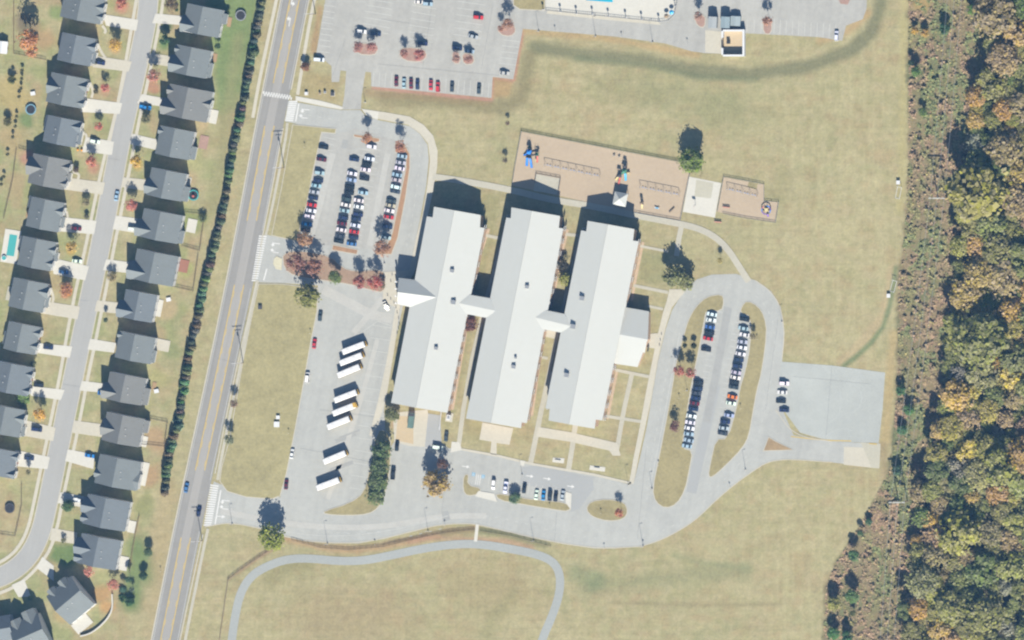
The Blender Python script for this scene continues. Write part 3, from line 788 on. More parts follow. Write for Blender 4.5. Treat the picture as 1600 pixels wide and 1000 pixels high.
# stall lines and lane dashes
def stalls(x0, y0, x1, y1, n, dx, dy, w=0.14, out=None):
    """n painted lines between two ends, each running by (dx, dy)"""
    for i in range(n):
        t = i / (n - 1)
        x, y = x0 + (x1 - x0) * t, y0 + (y1 - y0) * t
        out.append([Vector(W2((x, y))), Vector(W2((x + dx, y + dy)))])
ln = []
stalls(506, 8, 497, 80, 9, 18, 2.5, out=ln)
stalls(573, -2, 565, 46, 6, 42, 7, out=ln)
stalls(644, 8, 638, 60, 6, 38, 6, out=ln)
stalls(716, 2, 708, 64, 7, 42, 6, out=ln)
stalls(786, 62, 778, 108, 6, 26, 3, out=ln)
stalls(584, 112, 764, 129, 20, -1.5, 22, out=ln)
stalls(1210, 30, 1306, 38, 11, -1, 22, out=ln)
stalls(1168, 30, 1190, 32, 3, -1, 20, out=ln)
strip_marking('stall_marking', ln, 0.26, 0.048, M['paint_faint'], None)
ln = []
stalls(504, 214, 480, 330, 14, 20, 3.8, out=ln)
stalls(560, 232, 522, 384, 17, 19, 3.6, out=ln)
stalls(578, 222, 544, 384, 18, 19, 3.6, out=ln)
stalls(626, 240, 600, 362, 14, 20, 3.8, out=ln)
strip_marking('stall_marking', ln, 0.26, 0.057, M['paint_faint'], None)
ln = []
stalls(582, 508, 546, 762, 14, 34, 5.0, out=ln)
stalls(1118, 486, 1072, 702, 24, 11, 2.0, out=ln)
stalls(1155, 494, 1126, 676, 20, -7, -1.4, out=ln)
stalls(765, 744, 890, 766, 13, -3, 18, out=ln)
ln.append([Vector(W2((560, 523))), Vector(W2((590, 502)))]); ln.append([Vector(W2((590, 502))), Vector(W2((622, 512)))])
strip_marking('stall_marking', ln, 0.26, 0.057, M['paint_faint'], None)
ln = [path_pts(p, 3) for p in ([(655, 225), (656, 250), (652, 290), (643, 350), (634, 390)], [(1052, 530), (1042, 580), (1028, 660), (1014, 740), (1010, 790)], [(1074, 478), (1092, 452), (1126, 441), (1168, 450), (1200, 480), (1212, 520), (1208, 570), (1196, 640), (1180, 700), (1140, 740), (1090, 795), (1050, 825), (990, 842), (930, 842), (870, 832), (800, 812), (740, 803), (690, 806), (620, 826), (560, 836), (480, 826), (400, 803), (360, 795)],
                                          [(482, 180), (520, 186), (570, 196), (610, 204)], [(690, 826), (640, 838)])]
strip_marking('lane_marking', ln, 0.26, 0.06, M['paint_faint'], drive, (1.4, 3.3))
ln = [path_pts(p, 3) for p in ([(400, 818), (470, 836), (540, 838), (620, 828), (700, 806)], [(1062, 520), (1040, 640), (1016, 760)])]
strip_marking('lane_marking', ln, 0.25, 0.062, M['paint_faint'], drive)
strip_marking('kerb_paint', [path_pts([(1236, 682), (1290, 688), (1330, 689)], 1), path_pts([(1358, 693), (1370, 694)], 0)], 0.5, 0.075, M['paint_yellow'], None)
# court lines: faint worn arcs and lane
ln = []
for (cx, cy, r, a0, a1) in ((1318, 622, 26, -90, 70), (1318, 700, 30, 200, 300)):
    ln.append([Vector(W2((cx + r * math.cos(RAD(a)) * 1.1, cy + r * 1.0 * math.sin(RAD(a))))) for a in range(a0, a1, 8)])
ln.append(path_pts([(1313, 612), (1314, 640), (1308, 652), (1296, 660)], 1))
strip_marking('court_marking', ln, 0.16, 0.062, mat('court_paint_worn', (208, 212, 208), 0.85, FINE), None)
# the two blue accessible bays with the wheelchair sign
for (x, y) in ((740, 741), (755, 744.5)):
    c = Vector(W2((x, y)))
    k = MB(); k.box((c.x, c.y, 0.058), (1.5, 1.7, 0.02), -0.19)
    o = k.build('accessible_marking', M['paint_blue']); o['kind'] = 'structure'
    k = MB()
    z = 0.074
    ring = [(c.x - .05 + math.cos(a) * .42, c.y - .2 + math.sin(a) * .42) for a in [RAD(d) for d in range(150, 385, 25)]]
    ribbon_mb(k, [Vector(p) for p in ring], .12, z)
    ribbon_mb(k, [Vector((c.x - .1, c.y + .45)), Vector((c.x - .05, c.y - .1)), Vector((c.x + .3, c.y - .1)), Vector((c.x + .45, c.y - .55))], .13, z)
    k.box((c.x - .12, c.y + .62, z), (.22, .22, .004))
    k.build('wheelchair_sign', M['paint_white'], o)
ln = []
stalls(745, 741, 751, 742, 3, -2, 16, out=ln)
strip_marking('stall_marking', ln, 0.3, 0.058, M['paint_white'], None)

WEAR = mat('worn_pale_asphalt', (206, 205, 197), 0.92, ((0.2, 0.06), (1.2, 0.06)))
DARKW = mat('tyre_dark_asphalt', (182, 183, 178), 0.92, ((0.2, 0.06), (1.2, 0.06)))
for wi, (pts, w, m) in enumerate((([(505, 452), (540, 470), (580, 492), (612, 498)], 15, WEAR), ([(512, 780), (560, 640), (590, 530)], 7, WEAR), ([(598, 466), (570, 500), (552, 520)], 9, WEAR), ([(524, 690), (556, 678)], 6, DARKW), ([(516, 735), (552, 722)], 6, DARKW), ([(530, 684), (562, 672)], 3, DARKW),
                  ([(1118, 600), (1096, 700), (1080, 770)], 16, M['newasphalt']), ([(1138, 480), (1120, 580), (1104, 660)], 12, DARKW), ([(345, 798), (420, 814), (500, 824), (600, 824), (690, 806), (760, 806)], 9, WEAR), ([(520, 240), (500, 320), (484, 376)], 9, WEAR), ([(606, 240), (592, 310), (578, 384)], 9, WEAR))):
    ribbon('worn_strip', pts, w, 0.047 + 0.0035 * (wi % 3), m, 2)
slab('dark_patch', [(536, 218), (545, 219), (542, 232), (533, 231)], 0.056, DARKW)
slab('dark_patch', [(690, 800), (700, 798), (704, 812), (692, 816)], 0.056, DARKW)
k = MB()
for a, c in (((596, 30), (640, 36)), ((676, 2), (660, 108)), ((770, 10), (752, 110)), ((540, 60), (520, 118)), ((590, 100), (780, 118)), ((1216, 500), (1196, 640)), ((1360, 600), (1240, 588)), ((1300, 572), (1290, 688)), ((700, 720), (690, 800)), ((870, 800), (866, 848)), ((1010, 700), (996, 842)), ((500, 640), (620, 656)), ((470, 700), (600, 726)), ((140, 470), (116, 468)), ((98, 600), (124, 604)), ((188, 250), (160, 246)), ((340, 560), (366, 566))):
    p, q = Vector(W2(a)), Vector(W2(c)); n = 14
    pts = [p + (q - p) * (i / n) + Vector((R.uniform(-.12, .12), R.uniform(-.12, .12))) for i in range(n + 1)]
    ribbon_mb(k, pts, .09, 0.0665)
o = k.build('tar_seam', plain('tar', (.14, .14, .135), .8)); o['kind'] = 'structure'
# ------------------------------------------------------------------ the school: three long gabled wings, two links, an annex and an entrance gable
ZE, ZR = 8.0, 11.0
school = empty('school_building', G(770, 490), 0)
SL = G(770, 490)
tag(school, 'long white-roofed school of three linked parallel wings', 'school')

def local(o, v): return (v.x - SL.x, v.y - SL.y, v.z)

def wing(wp, ep, r0, r1, m=M['metalroof']):
    """roof slopes given by plan outlines (west, east), ridge line r0-r1; walls below; returns the wing's frame"""
    A, B = G(*r0, ZR), G(*r1, ZR)
    ax = (A - B).to_2d().normalized(); sd = Vector((ax.y, -ax.x))          # along the ridge (north), across (east)
    def dist(v): return (v.to_2d() - B.to_2d()).dot(sd)
    WS = {-1: max(abs(dist(G(*p, ZE))) for p in wp), 1: max(abs(dist(G(*p, ZE))) for p in ep)}
    SLP = {k: (ZR - ZE) / v for k, v in WS.items()}
    def slope_z(d): return ZR - SLP[1 if d > 0 else -1] * abs(d)
    def solve(p):
        z = ZE
        for _ in range(6):
            v = G(*p, z); z = slope_z(dist(v))
        return G(*p, z)
    outline = []
    for nm, pl in (('roof', wp), ('roof', ep)):
        vs = [solve(p) for p in pl]
        b = MB(); L = [local(school, v) for v in vs]
        b.prism([(v[0], v[1]) for v in L], [v[2] - 0.35 for v in L], [v[2] for v in L])
        b.build(nm, m, school)
        outline.append(vs)
    w, e = outline
    # walls: the outline pulled in by the eaves
    ctr = (A.to_2d() + B.to_2d()) / 2
    ring = e[:-1] + [w[1 + i] for i in range(1, len(w) - 1)][0:0]
    ring = [v for v in w[2:]] + [w[0]] + [w[1]] + e[1:-1]
    hl = (A - B).length / 2
    def pull(v):
        d = v.to_2d() - ctr; a, s = d.dot(ax), d.dot(sd)
        a *= (hl - 0.7) / hl; k = WS[1 if s > 0 else -1]; s *= (k - 0.55) / k
        return ctr + ax * a + sd * s
    P = [pull(v) for v in ring] + [pull(w[2])][0:0]
    pts = [(p.x - SL.x, p.y - SL.y) for p in P]
    tops = [slope_z((p - B.to_2d()).dot(sd)) - 0.38 for p in P]
    b = MB(); b.prism(pts, -0.2, tops); b.build('wall', M['brick'], school)
    # ridge cap and eave gutters
    b = MB(); b.tube((A.x - SL.x, A.y - SL.y, ZR + .02), (B.x - SL.x, B.y - SL.y, ZR + .02), .14, n=6); b.build('ridge_cap', M['metalroof'], school)
    return dict(A=A, B=B, ax=ax, sd=sd, W=WS, zf=slope_z, ang=math.atan2(sd.y, sd.x), hl=hl)

wing_list = []
wing_list.append(wing([(678, 323), (710, 328.7), (650, 637), (611, 629.5), (667, 338), (676, 339.6)], [(710, 328.7), (751, 336), (750, 355), (757, 356.3), (699, 645), (650, 637)], (710, 328.7), (650, 637)))
wing_list.append(wing([(799, 324), (831, 329.7), (767, 661), (728, 654), (791, 340), (798, 341)], [(831, 329.7), (875, 337.5), (873, 356), (880, 357), (823, 661), (815, 660), (814, 669), (767, 661)], (831, 329.7), (767, 661)))
wing_list.append(wing([(918, 345), (950, 350.6), (889, 663), (857, 657), (859, 639), (852, 638), (908, 360), (916, 361.5)], [(950, 350.6), (991, 358), (989, 376), (998, 377), (941, 657), (931, 655.5), (929, 670), (889, 663)], (950, 350.6), (889, 663)))

def cross_roof(r0, r1, e0, e1, f0, f1, zr0, zr1, ze, wall=None, zw=None):
    """lower gabled roof across: ridge r0-r1, eaves e0-e1 (north) and f0-f1 (south), plan points"""
    a, b_ = G(*r0, zr0), G(*r1, zr1)
    n0, n1, s0, s1 = G(*e0, ze), G(*e1, ze), G(*f0, ze), G(*f1, ze)
    for q in ((a, b_, n1, n0), (a, s0, s1, b_)):
        L = [local(school, v) for v in q]
        k = MB(); k.prism([(v[0], v[1]) for v in L], [v[2] - .3 for v in L], [v[2] for v in L]); k.build('roof', M['metalroof'], school)
    k = MB()
    L = [local(school, v) for v in (n0, n1, b_, s1, s0, a)]
    c = Vector((sum(v[0] for v in L) / 6, sum(v[1] for v in L) / 6))
    pts = [tuple(c + (Vector(v[:2]) - c) * 0.95) for v in L]
    k.prism(pts, -0.2, [ze - .33, ze - .33, zr1 - .5, ze - .33, ze - .33, zr0 - .5]); k.build('wall', M['brick'], school)

cross_roof((716, 473.5), (776, 486), (734, 460.5), (766, 466), (728, 490.5), (759, 496.5), 9.0, 9.0, 8.25)       # link one
cross_roof((834, 495.5), (894, 510), (852, 484.5), (882, 490.5), (845, 513.5), (875, 519.5), 9.0, 9.0, 8.25)     # link two
cross_roof((683, 464.5), (621, 456.5), (654, 438), (623, 434), (645, 481), (621, 475), 10.9, 10.9, 8.1)         # entrance gable
cross_roof((962, 521.5), (1012, 530.5), (971, 479), (1014, 486.5), (958, 568), (996, 573.5), 7.6, 7.6, 5.2)     # annex
# the annex's south half steps back at its far corner
k = MB(); L = [local(school, G(*p, z)) for p, z in (((1004, 529), 7.5), ((1011, 530.4), 7.5), ((1007.5, 551), 6.2), ((999, 550), 6.2))]
k.prism([(v[0], v[1]) for v in L], [v[2] - .3 for v in L], [v[2] for v in L]); k.build('roof', M['metalroof'], school)

# windows and doors along the sides, framed, in two storeys
for wi, w in enumerate(wing_list):
    n = int(w['hl'] * 2 / 6.2)
    for side in (1, -1):
        for i in range(n):
            s = -w['hl'] + 5.5 + i * (2 * w['hl'] - 11) / (n - 1)
            ctr = (w['A'].to_2d() + w['B'].to_2d()) / 2
            p = ctr + w['ax'] * s + w['sd'] * side * (w['W'][side] - 0.55)
            for zc in (2.1, 5.4):
                f = boxo('window', school, (p.x - SL.x, p.y - SL.y, zc), (.16, 2.4, 1.3), M['trim'], w['ang'])
                boxo('pane', f, (0, 0, 0), (1.3, 0.9, 0.86), M['glass'])
# entrance columns and doors
for dy in (-5.0, -1.7, 1.7, 5.0):
    p = G(621, 456.5, 0); boxo('column', school, (p.x - SL.x + 1.0, p.y - SL.y + dy, 3.7), (.7, .7, 7.4), M['trim'], -0.19)
p = G(1003, 545, 0); boxo('door', school, (p.x - SL.x + 3.2, p.y - SL.y, 1.3), (.25, 2.4, 2.6), M['glass'], -0.19)
# roof vents and hoods standing on the slopes (lids of their own)
for (x, y, s) in ((707, 423, 1.5), (709, 472, 1.9), (682, 544, 1.4), (824, 448, 1.5), (803, 573, 1.6), (806, 559, .9), (910, 466, 1.9), (896, 510, 2.0), (886, 586, 1.9)):
    for w in wing_list:
        v = G(x, y, 10.5); d = (v.to_2d() - w['B'].to_2d()).dot(w['sd'])
        if -w['W'][-1] < d < w['W'][1]:
            z = w['zf'](d)
            v = G(x, y, z)
            u = boxo('roof_vent', school, (v.x - SL.x, v.y - SL.y, z + .45), (s, s * .9, 1.1), M['steel'], w['ang'])
            boxo('vent_hood', u, (0, 0, .55), (1.15, 1.15, .14), M['steel'])

# ------------------------------------------------------------------ houses
EV = 5.3
def gable_roof(b, axis, lo, hi, hw, ze, zr, c=0.0, t=.22, lo_h=None):
    """two sloping slabs: ridge along axis ('x' or 'y') from lo to hi at cross position c"""
    def P(a, s, z): return (a, c + s, z) if axis == 'x' else (c + s, a, z)
    l0 = lo if lo_h is None else lo_h
    for sg in (-1, 1):
        top = [P(lo, 0, zr), P(hi, 0, zr), P(hi, sg * hw, ze), P(l0, sg * hw, ze)]
        vs = top + [(v[0], v[1], v[2] - t) for v in top]
        b.add(vs, [(0, 1, 2, 3), (7, 6, 5, 4), (0, 4, 5, 1), (1, 5, 6, 2), (2, 6, 7, 3), (3, 7, 4, 0)])

def gable_wall(b, axis, lo, hi, hw, z0, ze, zr, c=0.0):
    def P(a, s, z): return (a, c + s, z) if axis == 'x' else (c + s, a, z)
    vs = []
    for a in (lo, hi): vs += [P(a, -hw, z0), P(a, hw, z0), P(a, hw, ze), P(a, 0, zr), P(a, -hw, ze)]
    b.add(vs, [(4, 3, 2, 1, 0), (5, 6, 7, 8, 9), (0, 1, 6, 5), (1, 2, 7, 6), (2, 3, 8, 7), (3, 4, 9, 8), (4, 0, 5, 9)])

def house(px, py, W, D, f, label, fg=(), bg=(), porch=None, rear=None, rot=-11.5, pitch=0.55, sm='shingle', wl='siding', gar=-3.0, patio=None):
    """f: +1 front towards the east, -1 towards the west. fg, bg: cross gables (y, width, reach, pitch) on front and back"""
    hw, hd = W * PX / 2, D * PX / 2
    e = empty('house', G(px, py, EV) * 1.0, RAD(rot)); e.location.z = 0
    tag(e, label, 'house', 'houses along the residential street')
    zr = EV + pitch * hw
    b = MB(); gable_roof(b, 'y', -hd, hd, hw, EV, zr); b.build('roof', M[sm], e)
    b = MB(); gable_wall(b, 'y', -hd + .25, hd - .25, hw - .22, -.2, EV - .1, zr - .3); b.build('wall', M[wl], e)
    for fs, lst in ((f, fg), (-f, bg)):
        for (y, w, reach, gp) in lst:
            gh = w / 2 * gp
            xin = max(0.0, hw * (1 - gh / (zr - EV)))
            b = MB()
            zt = EV + gh
            lo, hi = fs * xin, fs * (hw + reach)
            gable_roof(b, 'x', lo, hi, w / 2, EV + .03, zt + .03, y, lo_h=fs * (hw - .05)); b.build('cross_gable', M[sm], e)
            b = MB(); gable_wall(b, 'x', fs * (hw - 1.5 - gh), fs * (hw + reach - .35), w / 2 - .4, -.2, EV - .1, zt - .25 - .4 * gp, y); b.build('gable_wall', M['trim' if gp > .7 else wl], e)
            wn = boxo('window', e, (fs * (hw + reach - .33), y, 3.9), (.12, 1.5, 1.3), M['trim']); boxo('pane', wn, (0, 0, 0), (1.3, .85, .85), M['glass'])
    if porch:
        y, w, dp = porch
        b = MB()
        x0, x1 = f * (hw - .4), f * (hw + dp)
        vs = [(x0, y - w / 2, 3.5), (x0, y + w / 2, 3.5), (x1, y + w / 2, 2.8), (x1, y - w / 2, 2.8)]
        b.add(vs + [(v[0], v[1], v[2] - .16) for v in vs], [(0, 1, 2, 3), (7, 6, 5, 4), (0, 4, 5, 1), (1, 5, 6, 2), (2, 6, 7, 3), (3, 7, 4, 0)])
        b.build('porch_roof', M[sm], e)
        for yy in (y - w / 2 + .3, y + w / 2 - .3): boxo('porch_post', e, (x1 - f * .25, yy, 1.3), (.2, .2, 2.7), M['trim'])
        boxo('porch_floor', e, ((x0 + x1) / 2, y, .12), (dp + .3, w, .25), M['white_concrete'])
    if rear:
        y, w, dp = rear
        x0, x1 = -f * (hw - .5), -f * (hw + dp)
        b = MB()
        vs = [(x0, y - w / 2, 4.2), (x0, y + w / 2, 4.2), (x1, y + w / 2, 3.0), (x1, y - w / 2, 3.0)]
        b.add(vs + [(v[0], v[1], v[2] - .2) for v in vs], [(0, 1, 2, 3), (7, 6, 5, 4), (0, 4, 5, 1), (1, 5, 6, 2), (2, 6, 7, 3), (3, 7, 4, 0)])
        b.build('rear_roof', M[sm], e)
        b = MB(); b.box(((x0 + x1) / 2 + f * .2, y, 1.45), (abs(dp) + .2, w - .6, 2.9)); b.build('rear_wall', M[wl], e)
    if patio:
        y, w, dp, pm = patio
        off = (rear[2] if rear and abs(rear[0] - y) < (rear[1] + w) / 2 else 0)
        boxo('patio', e, (-f * (hw + off + dp / 2 - .2), y, .08), (dp, w, .3), M[pm])
    # openings
    for x, ys in ((f * (hw - .2), (-hd * .62, 0.0, hd * .62)), (-f * (hw - .2), (-hd * .6, -hd * .1, hd * .55))):
        for y in ys:
            for z in (1.5, 4.1):
                wn = boxo('window', e, (x, y, z), (.12, 1.1, 1.3), M['trim']); boxo('pane', wn, (0, 0, 0), (1.3, .84, .86), M['glass'])
    boxo('garage_door', e, (f * (hw + (fg[0][2] if fg else 0) - .36) if fg and abs(fg[0][0] - gar) < 3 else f * (hw - .18), gar, 1.15), (.14, 4.6, 2.3), M['garage'])
    boxo('front_door', e, (f * (hw - .19), 0.9, 1.05), (.14, 1.0, 2.1), M['door'])
    for (vx, vy) in ((.25, .1), (.3, -.35)):
        b = MB(); x = -f * hw * vx if f > 0 else hw * vx
        z = zr - pitch * abs(x)
        b.tube((x, hd * vy, z - .2), (x, hd * vy, z + .55), .17); b.build('vent_pipe', M['trim'], e)
    return e

FL = ((2.6, 4.4, .5, .85), (-3.0, 5.6, 1.0, .8))
house(129, 11, 64, 43, 1, 'grey-roofed house cut by the upper picture edge, street side east', ((1.5, 4.6, .6, .85), (-2.8, 3.6, .9, .75)), (), None, None, patio=None)
house(119, 77, 53, 44, 1, 'grey-roofed house with long white front gable above a yellow tree', ((2.6, 4.6, 1.0, .8),), (), (-2.5, 5.5, 1.2), (3.2, 5.6, 1.2), sm='shingle_b', gar=-3.2)
house(104, 141, 57, 47, 1, 'house with a deep rear gable beside the round blue trampoline', ((3.4, 4.8, .8, .85), (-4.6, 3.6, .9, .8)), ((.8, 8.0, .5, .85),), None, None)
house(96, 205, 52, 42, 1, 'house with a side patio just beneath the trampoline garden', ((3.4, 5.0, 1.0, .8),), (), (-1.5, 6.5, 1.4), (2.2, 7.5, 1.4), sm='shingle_b')
house(76, 268, 58, 47, 1, 'house with large rear gable and pink flower bed behind it', ((3.6, 4.2, .9, .8), (-4.2, 3.4, .8, .8)), ((1.0, 8.6, 1.6, .8),), (-1.0, 4.2, 1.3), None, sm='shingle_c')
house(70, 335, 52, 47, 1, 'house with an orange deck beside its rear wall', ((2.8, 4.6, .7, .8),), (), (-2.2, 5.0, 1.3), (4.5, 5.5, 1.6), patio=(-1.5, 4.0, 2.4, 'wood'))
house(57, 396, 53, 46, 1, 'house backing on to the teal swimming pool', ((3.0, 3.8, .7, .85), (-3.4, 3.6, .7, .85)), (), (0.0, 4.0, 1.5), (3.8, 5.5, 1.6), sm='shingle')
house(44, 461, 55, 46, 1, 'house with small oval rear terrace, second below the pool house', ((2.8, 5.4, 1.0, .8),), (), (-1.8, 5.0, 1.2), (4.6, 4.0, 1.2), patio=(-1.5, 6.5, 3.4, 'pad'))
house(34, 528, 50, 44, 1, 'house with twin white front gables and a navy car in front', ((3.6, 3.6, .8, .85), (-2.6, 3.8, .8, .85)), (), None, (-1.5, 6.0, 1.6))
house(18, 591, 58, 46, 1, 'house by the picture edge level with a dark car and shrubs', ((3.4, 3.4, .8, .85), (-4.4, 3.4, .9, .85)), (), None, None, sm='shingle_b')
house(8, 657, 54, 44, 1, 'house by the picture edge behind the orange street tree', ((2.2, 5.0, .9, .85),), (), (-3.6, 4.6, 1.3), None)
house(-3, 722, 54, 42, 1, 'house by the picture edge nearest the street bend', ((4.0, 3.6, .8, .85), (-4.4, 4.0, .9, .85)), (), None, None, sm='shingle_b')
RW = (-3.2, 6.4, 1.8, .8)
house(317, 32, 58, 44, -1, 'topmost house backing on to the bright green lawn', ((-3.2, 8.0, 1.0, .88),), (), None, (2.6, 5.0, 1.6), patio=(1.5, 4.5, 1.8, 'wood'))
house(299, 96, 55, 44, -1, 'house with a small tan deck, second from top beside the green lawn', ((-2.6, 8.2, 1.6, .88), (4.6, 3.2, .5, .8)), (), None, (-2.5, 7.0, 1.4), patio=(3.6, 4.0, 2.0, 'wood'))
house(294, 161, 68, 49, -1, 'wide house with a curved pale patio behind it', ((-3.6, 7.8, 1.8, .88), (4.4, 4.2, .6, .8)), ((1.4, 4.6, .6, .85),), None, None, sm='shingle_c', patio=(-4.2, 6.5, 3.4, 'white_concrete'))
house(273, 223, 54, 45, -1, 'house with a mauve deck behind, beside the tilted yellow tree', ((4.4, 3.4, .6, .8),), (), None, (-3.2, 6.2, 2.0), patio=(2.6, 6.2, 4.0, 'redmulch'))
house(260, 288, 56, 44, -1, 'house near the round teal play ring in its garden', ((-2.4, 7.4, 1.2, .88),), (), None, (-2.8, 7.0, 2.2), sm='shingle', patio=(3.0, 4.0, 1.6, 'concrete'))
house(251, 353, 62, 45, -1, 'house with a white rear terrace and white van in front', ((-2.8, 8.0, 2.0, .88),), (), None, (-3.4, 6.2, 1.6), patio=(2.6, 6.4, 4.4, 'white_concrete'))
house(242, 418, 66, 48, -1, 'large house with a brick-red deck at its rear', ((-3.2, 9.0, 2.2, .88),), (), None, None, patio=(3.0, 6.0, 4.2, 'brick_red'))
house(217, 478, 50, 44, -1, 'house whose rear garden is wide bare brown turf', ((-3.0, 8.2, 2.0, .88),), (), None, None, sm='shingle_b', patio=(.5, 8.0, 2.2, 'white_concrete'))
house(211, 543, 57, 42, -1, 'house with an angular pale terrace beside brown garden', ((4.6, 3.0, .7, .8),), (), None, (-2.6, 6.0, 1.0), patio=(3.2, 5.4, 6.0, 'concrete'))
house(196, 607, 58, 43, -1, 'house with the bright blue covered car in front', ((-2.8, 7.6, 1.8, .88),), (), None, (-2.0, 8.0, 2.2), sm='shingle_c', patio=(3.4, 3.6, 1.8, 'wood'))
house(192, 671, 60, 45, -1, 'house with stepped white rear wall, beside the fenced brown garden', ((-.6, 8.0, 1.0, .88),), (), None, (3.2, 6.0, 2.0), sm='shingle_c', patio=(-4.0, 5.0, 2.2, 'white_concrete'))
house(184, 738, 66, 46, -1, 'house with long white rear patio, below the fenced brown garden', ((-2.2, 4.2, .7, .8),), ((-2.6, 7.8, .8, .3),), (4.0, 3.4, 1.2), None, sm='shingle', patio=(1.2, 11.0, 2.8, 'white_concrete'))
house(166, 801, 68, 47, -1, 'house with two front gables above a white pickup', ((1.6, 7.6, 1.6, .88), (-4.2, 4.2, 1.0, .85)), (), None, None, sm='shingle_b', patio=(-4.6, 5.6, 3.4, 'white_concrete'))
house(154, 862, 63, 47, -1, 'house with two front gables by the vivid green front lawn', ((.6, 8.6, 1.8, .88), (-4.4, 4.4, 1.2, .85)), (), None, None, sm='shingle_b', patio=(-3.6, 6.6, 4.0, 'white_concrete'))
house(110, 938, 58, 50, -1, 'skewed house beside the curved retaining wall at the street bend', ((2.8, 4.6, 1.6, .8), (-3.8, 4.4, 1.6, .75)), (), None, None, rot=-50, sm='shingle', patio=(-4.2, 9.0, 5.5, 'white_concrete'))
house(47, 992, 54, 50, -1, 'skewed house cut by the lower picture edge', ((3.4, 6.4, 3.0, .7), (-3.8, 6.0, 1.4, .7)), (), None, None, rot=-66, sm='shingle', patio=(-4.0, 7.0, 4.0, 'white_concrete'))
house(-6, 984, 40, 50, -1, 'roof corner showing at the lower picture corner', (), (), None, None, rot=-80, sm='shingle_b')
# ------------------------------------------------------------------ vegetation
TR = np.random.RandomState(3)
def leaf_cloud(centres, normals, size, jitter=0.7, rs=TR):
    """one quad per leaf clump"""
    n = len(centres)
    nn = normals + rs.normal(0, jitter, (n, 3)); nn /= np.linalg.norm(nn, axis=1)[:, None] + 1e-9
    a = np.cross(nn, rs.normal(0, 1, (n, 3))); a /= np.linalg.norm(a, axis=1)[:, None] + 1e-9
    b = np.cross(nn, a)
    s = (size * rs.uniform(.6, 1.35, n))[:, None]
    w = rs.uniform(.55, 1.0, n)[:, None]
    bend = nn * s * 0.25
    V = np.stack([centres - a * s - bend, centres + b * s * w, centres + a * s - bend, centres - b * s * w], 1)
    return V.reshape(-1, 3)

def cloud_mesh(name, V, m):
    q = len(V) // 4
    me = bpy.data.meshes.new(name)
    me.vertices.add(len(V)); me.vertices.foreach_set('co', V.astype(np.float32).ravel())
    idx = np.arange(len(V), dtype=np.int32)
    me.loops.add(len(idx)); me.loops.foreach_set('vertex_index', idx)
    me.polygons.add(q); me.polygons.foreach_set('loop_start', np.arange(0, len(idx), 4, dtype=np.int32))
    me.materials.append(m); me.update(calc_edges=True)
    return me

def crown_mesh(name, seed, n, lobes, size, sparse=False, m=None, flat=.7):
    """broad crown of radius about 1 centred at height 0: leaf clumps on overlapping lobes"""
    rs = np.random.RandomState(seed)
    Cs, Ns = [], []
    L = []
    for i in range(lobes):
        t = rs.uniform(0, 2 * math.pi); r = math.sqrt(rs.uniform(0, 1)) * .66
        L.append((r * math.cos(t), r * math.sin(t), (rs.uniform(-.25, .5) + .25 * (1 - r)) * flat, rs.uniform(.26, .44)))
    per = n // lobes
    for (x, y, z, r) in L:
        d = rs.normal(0, 1, (per, 3)); d /= np.linalg.norm(d, axis=1)[:, None]
        d[:, 2] = np.where(rs.rand(per) < .75, np.abs(d[:, 2]), d[:, 2])
        rr = r * (rs.uniform(.45, 1.08, per) ** (.8 if sparse else .4))
        Cs.append(np.array([x, y, z]) + d * rr[:, None] * np.array([1, 1, .85])); Ns.append(d + np.array([0, 0, .5]))
    ex = rs.normal(0, 1, (n // 7, 3)); ex /= np.linalg.norm(ex, axis=1)[:, None]; ex[:, 2] = np.abs(ex[:, 2]) * .7
    Cs.append(ex * (rs.uniform(.6, 1.08, n // 7))[:, None]); Ns.append(ex + np.array([0, 0, .8]))
    return cloud_mesh(name, leaf_cloud(np.concatenate(Cs), np.concatenate(Ns), size, .5, rs), m or M['leaf'])

def trunk_mesh(name, seed, zc, limbs=6, twigs=0, r=.055):
    """tapered trunk from 0 to the crown centre at height zc, with limbs reaching into it (crown radius 1)"""
    rs = random.Random(seed); b = MB()
    p = Vector((0, 0, -.05)); pts = [p]
    for i in range(4): pts.append(Vector((rs.uniform(-.04, .04) * i, rs.uniform(-.04, .04) * i, zc * (.28 * (i + 1)))))
    for i in range(4): b.tube(pts[i], pts[i + 1], r * (1 - .2 * i), r * (.8 - .2 * i), 7)
    for i in range(limbs):
        t = 2 * math.pi * i / limbs + rs.uniform(-.4, .4); s = pts[2] + (pts[3] - pts[2]) * rs.random()
        e = Vector((math.cos(t) * rs.uniform(.45, .8), math.sin(t) * rs.uniform(.45, .8), zc + rs.uniform(-.15, .45)))
        mid = (s + e) / 2 + Vector((0, 0, .08))
        b.tube(s, mid, r * .45, r * .3, 5); b.tube(mid, e, r * .3, r * .1, 4)
        for j in range(twigs):
            q = mid + (e - mid) * rs.random()
            b.tube(q, q + Vector((rs.uniform(-.3, .3), rs.uniform(-.3, .3), rs.uniform(.1, .4))), r * .14, r * .04, 3)
    return b.mesh(name, M['bark'])

ZC = 1.35
CROWN = [crown_mesh('broad_crown', 20 + i, 1500 if i < 3 else 1100, (16, 22, 12, 18, 10)[i], (.085, .075, .1, .09, .105)[i]) for i in range(5)]
THIN = [crown_mesh('thin_crown', 40 + i, 620, 14, .08, True) for i in range(3)]
TRUNK = [trunk_mesh('broad_trunk', 60 + i, ZC) for i in range(3)]
TWIGGY = [trunk_mesh('twiggy_trunk', 70 + i, ZC, 9, 5, .04) for i in range(2)]

def x_thin(t): return bool(t)

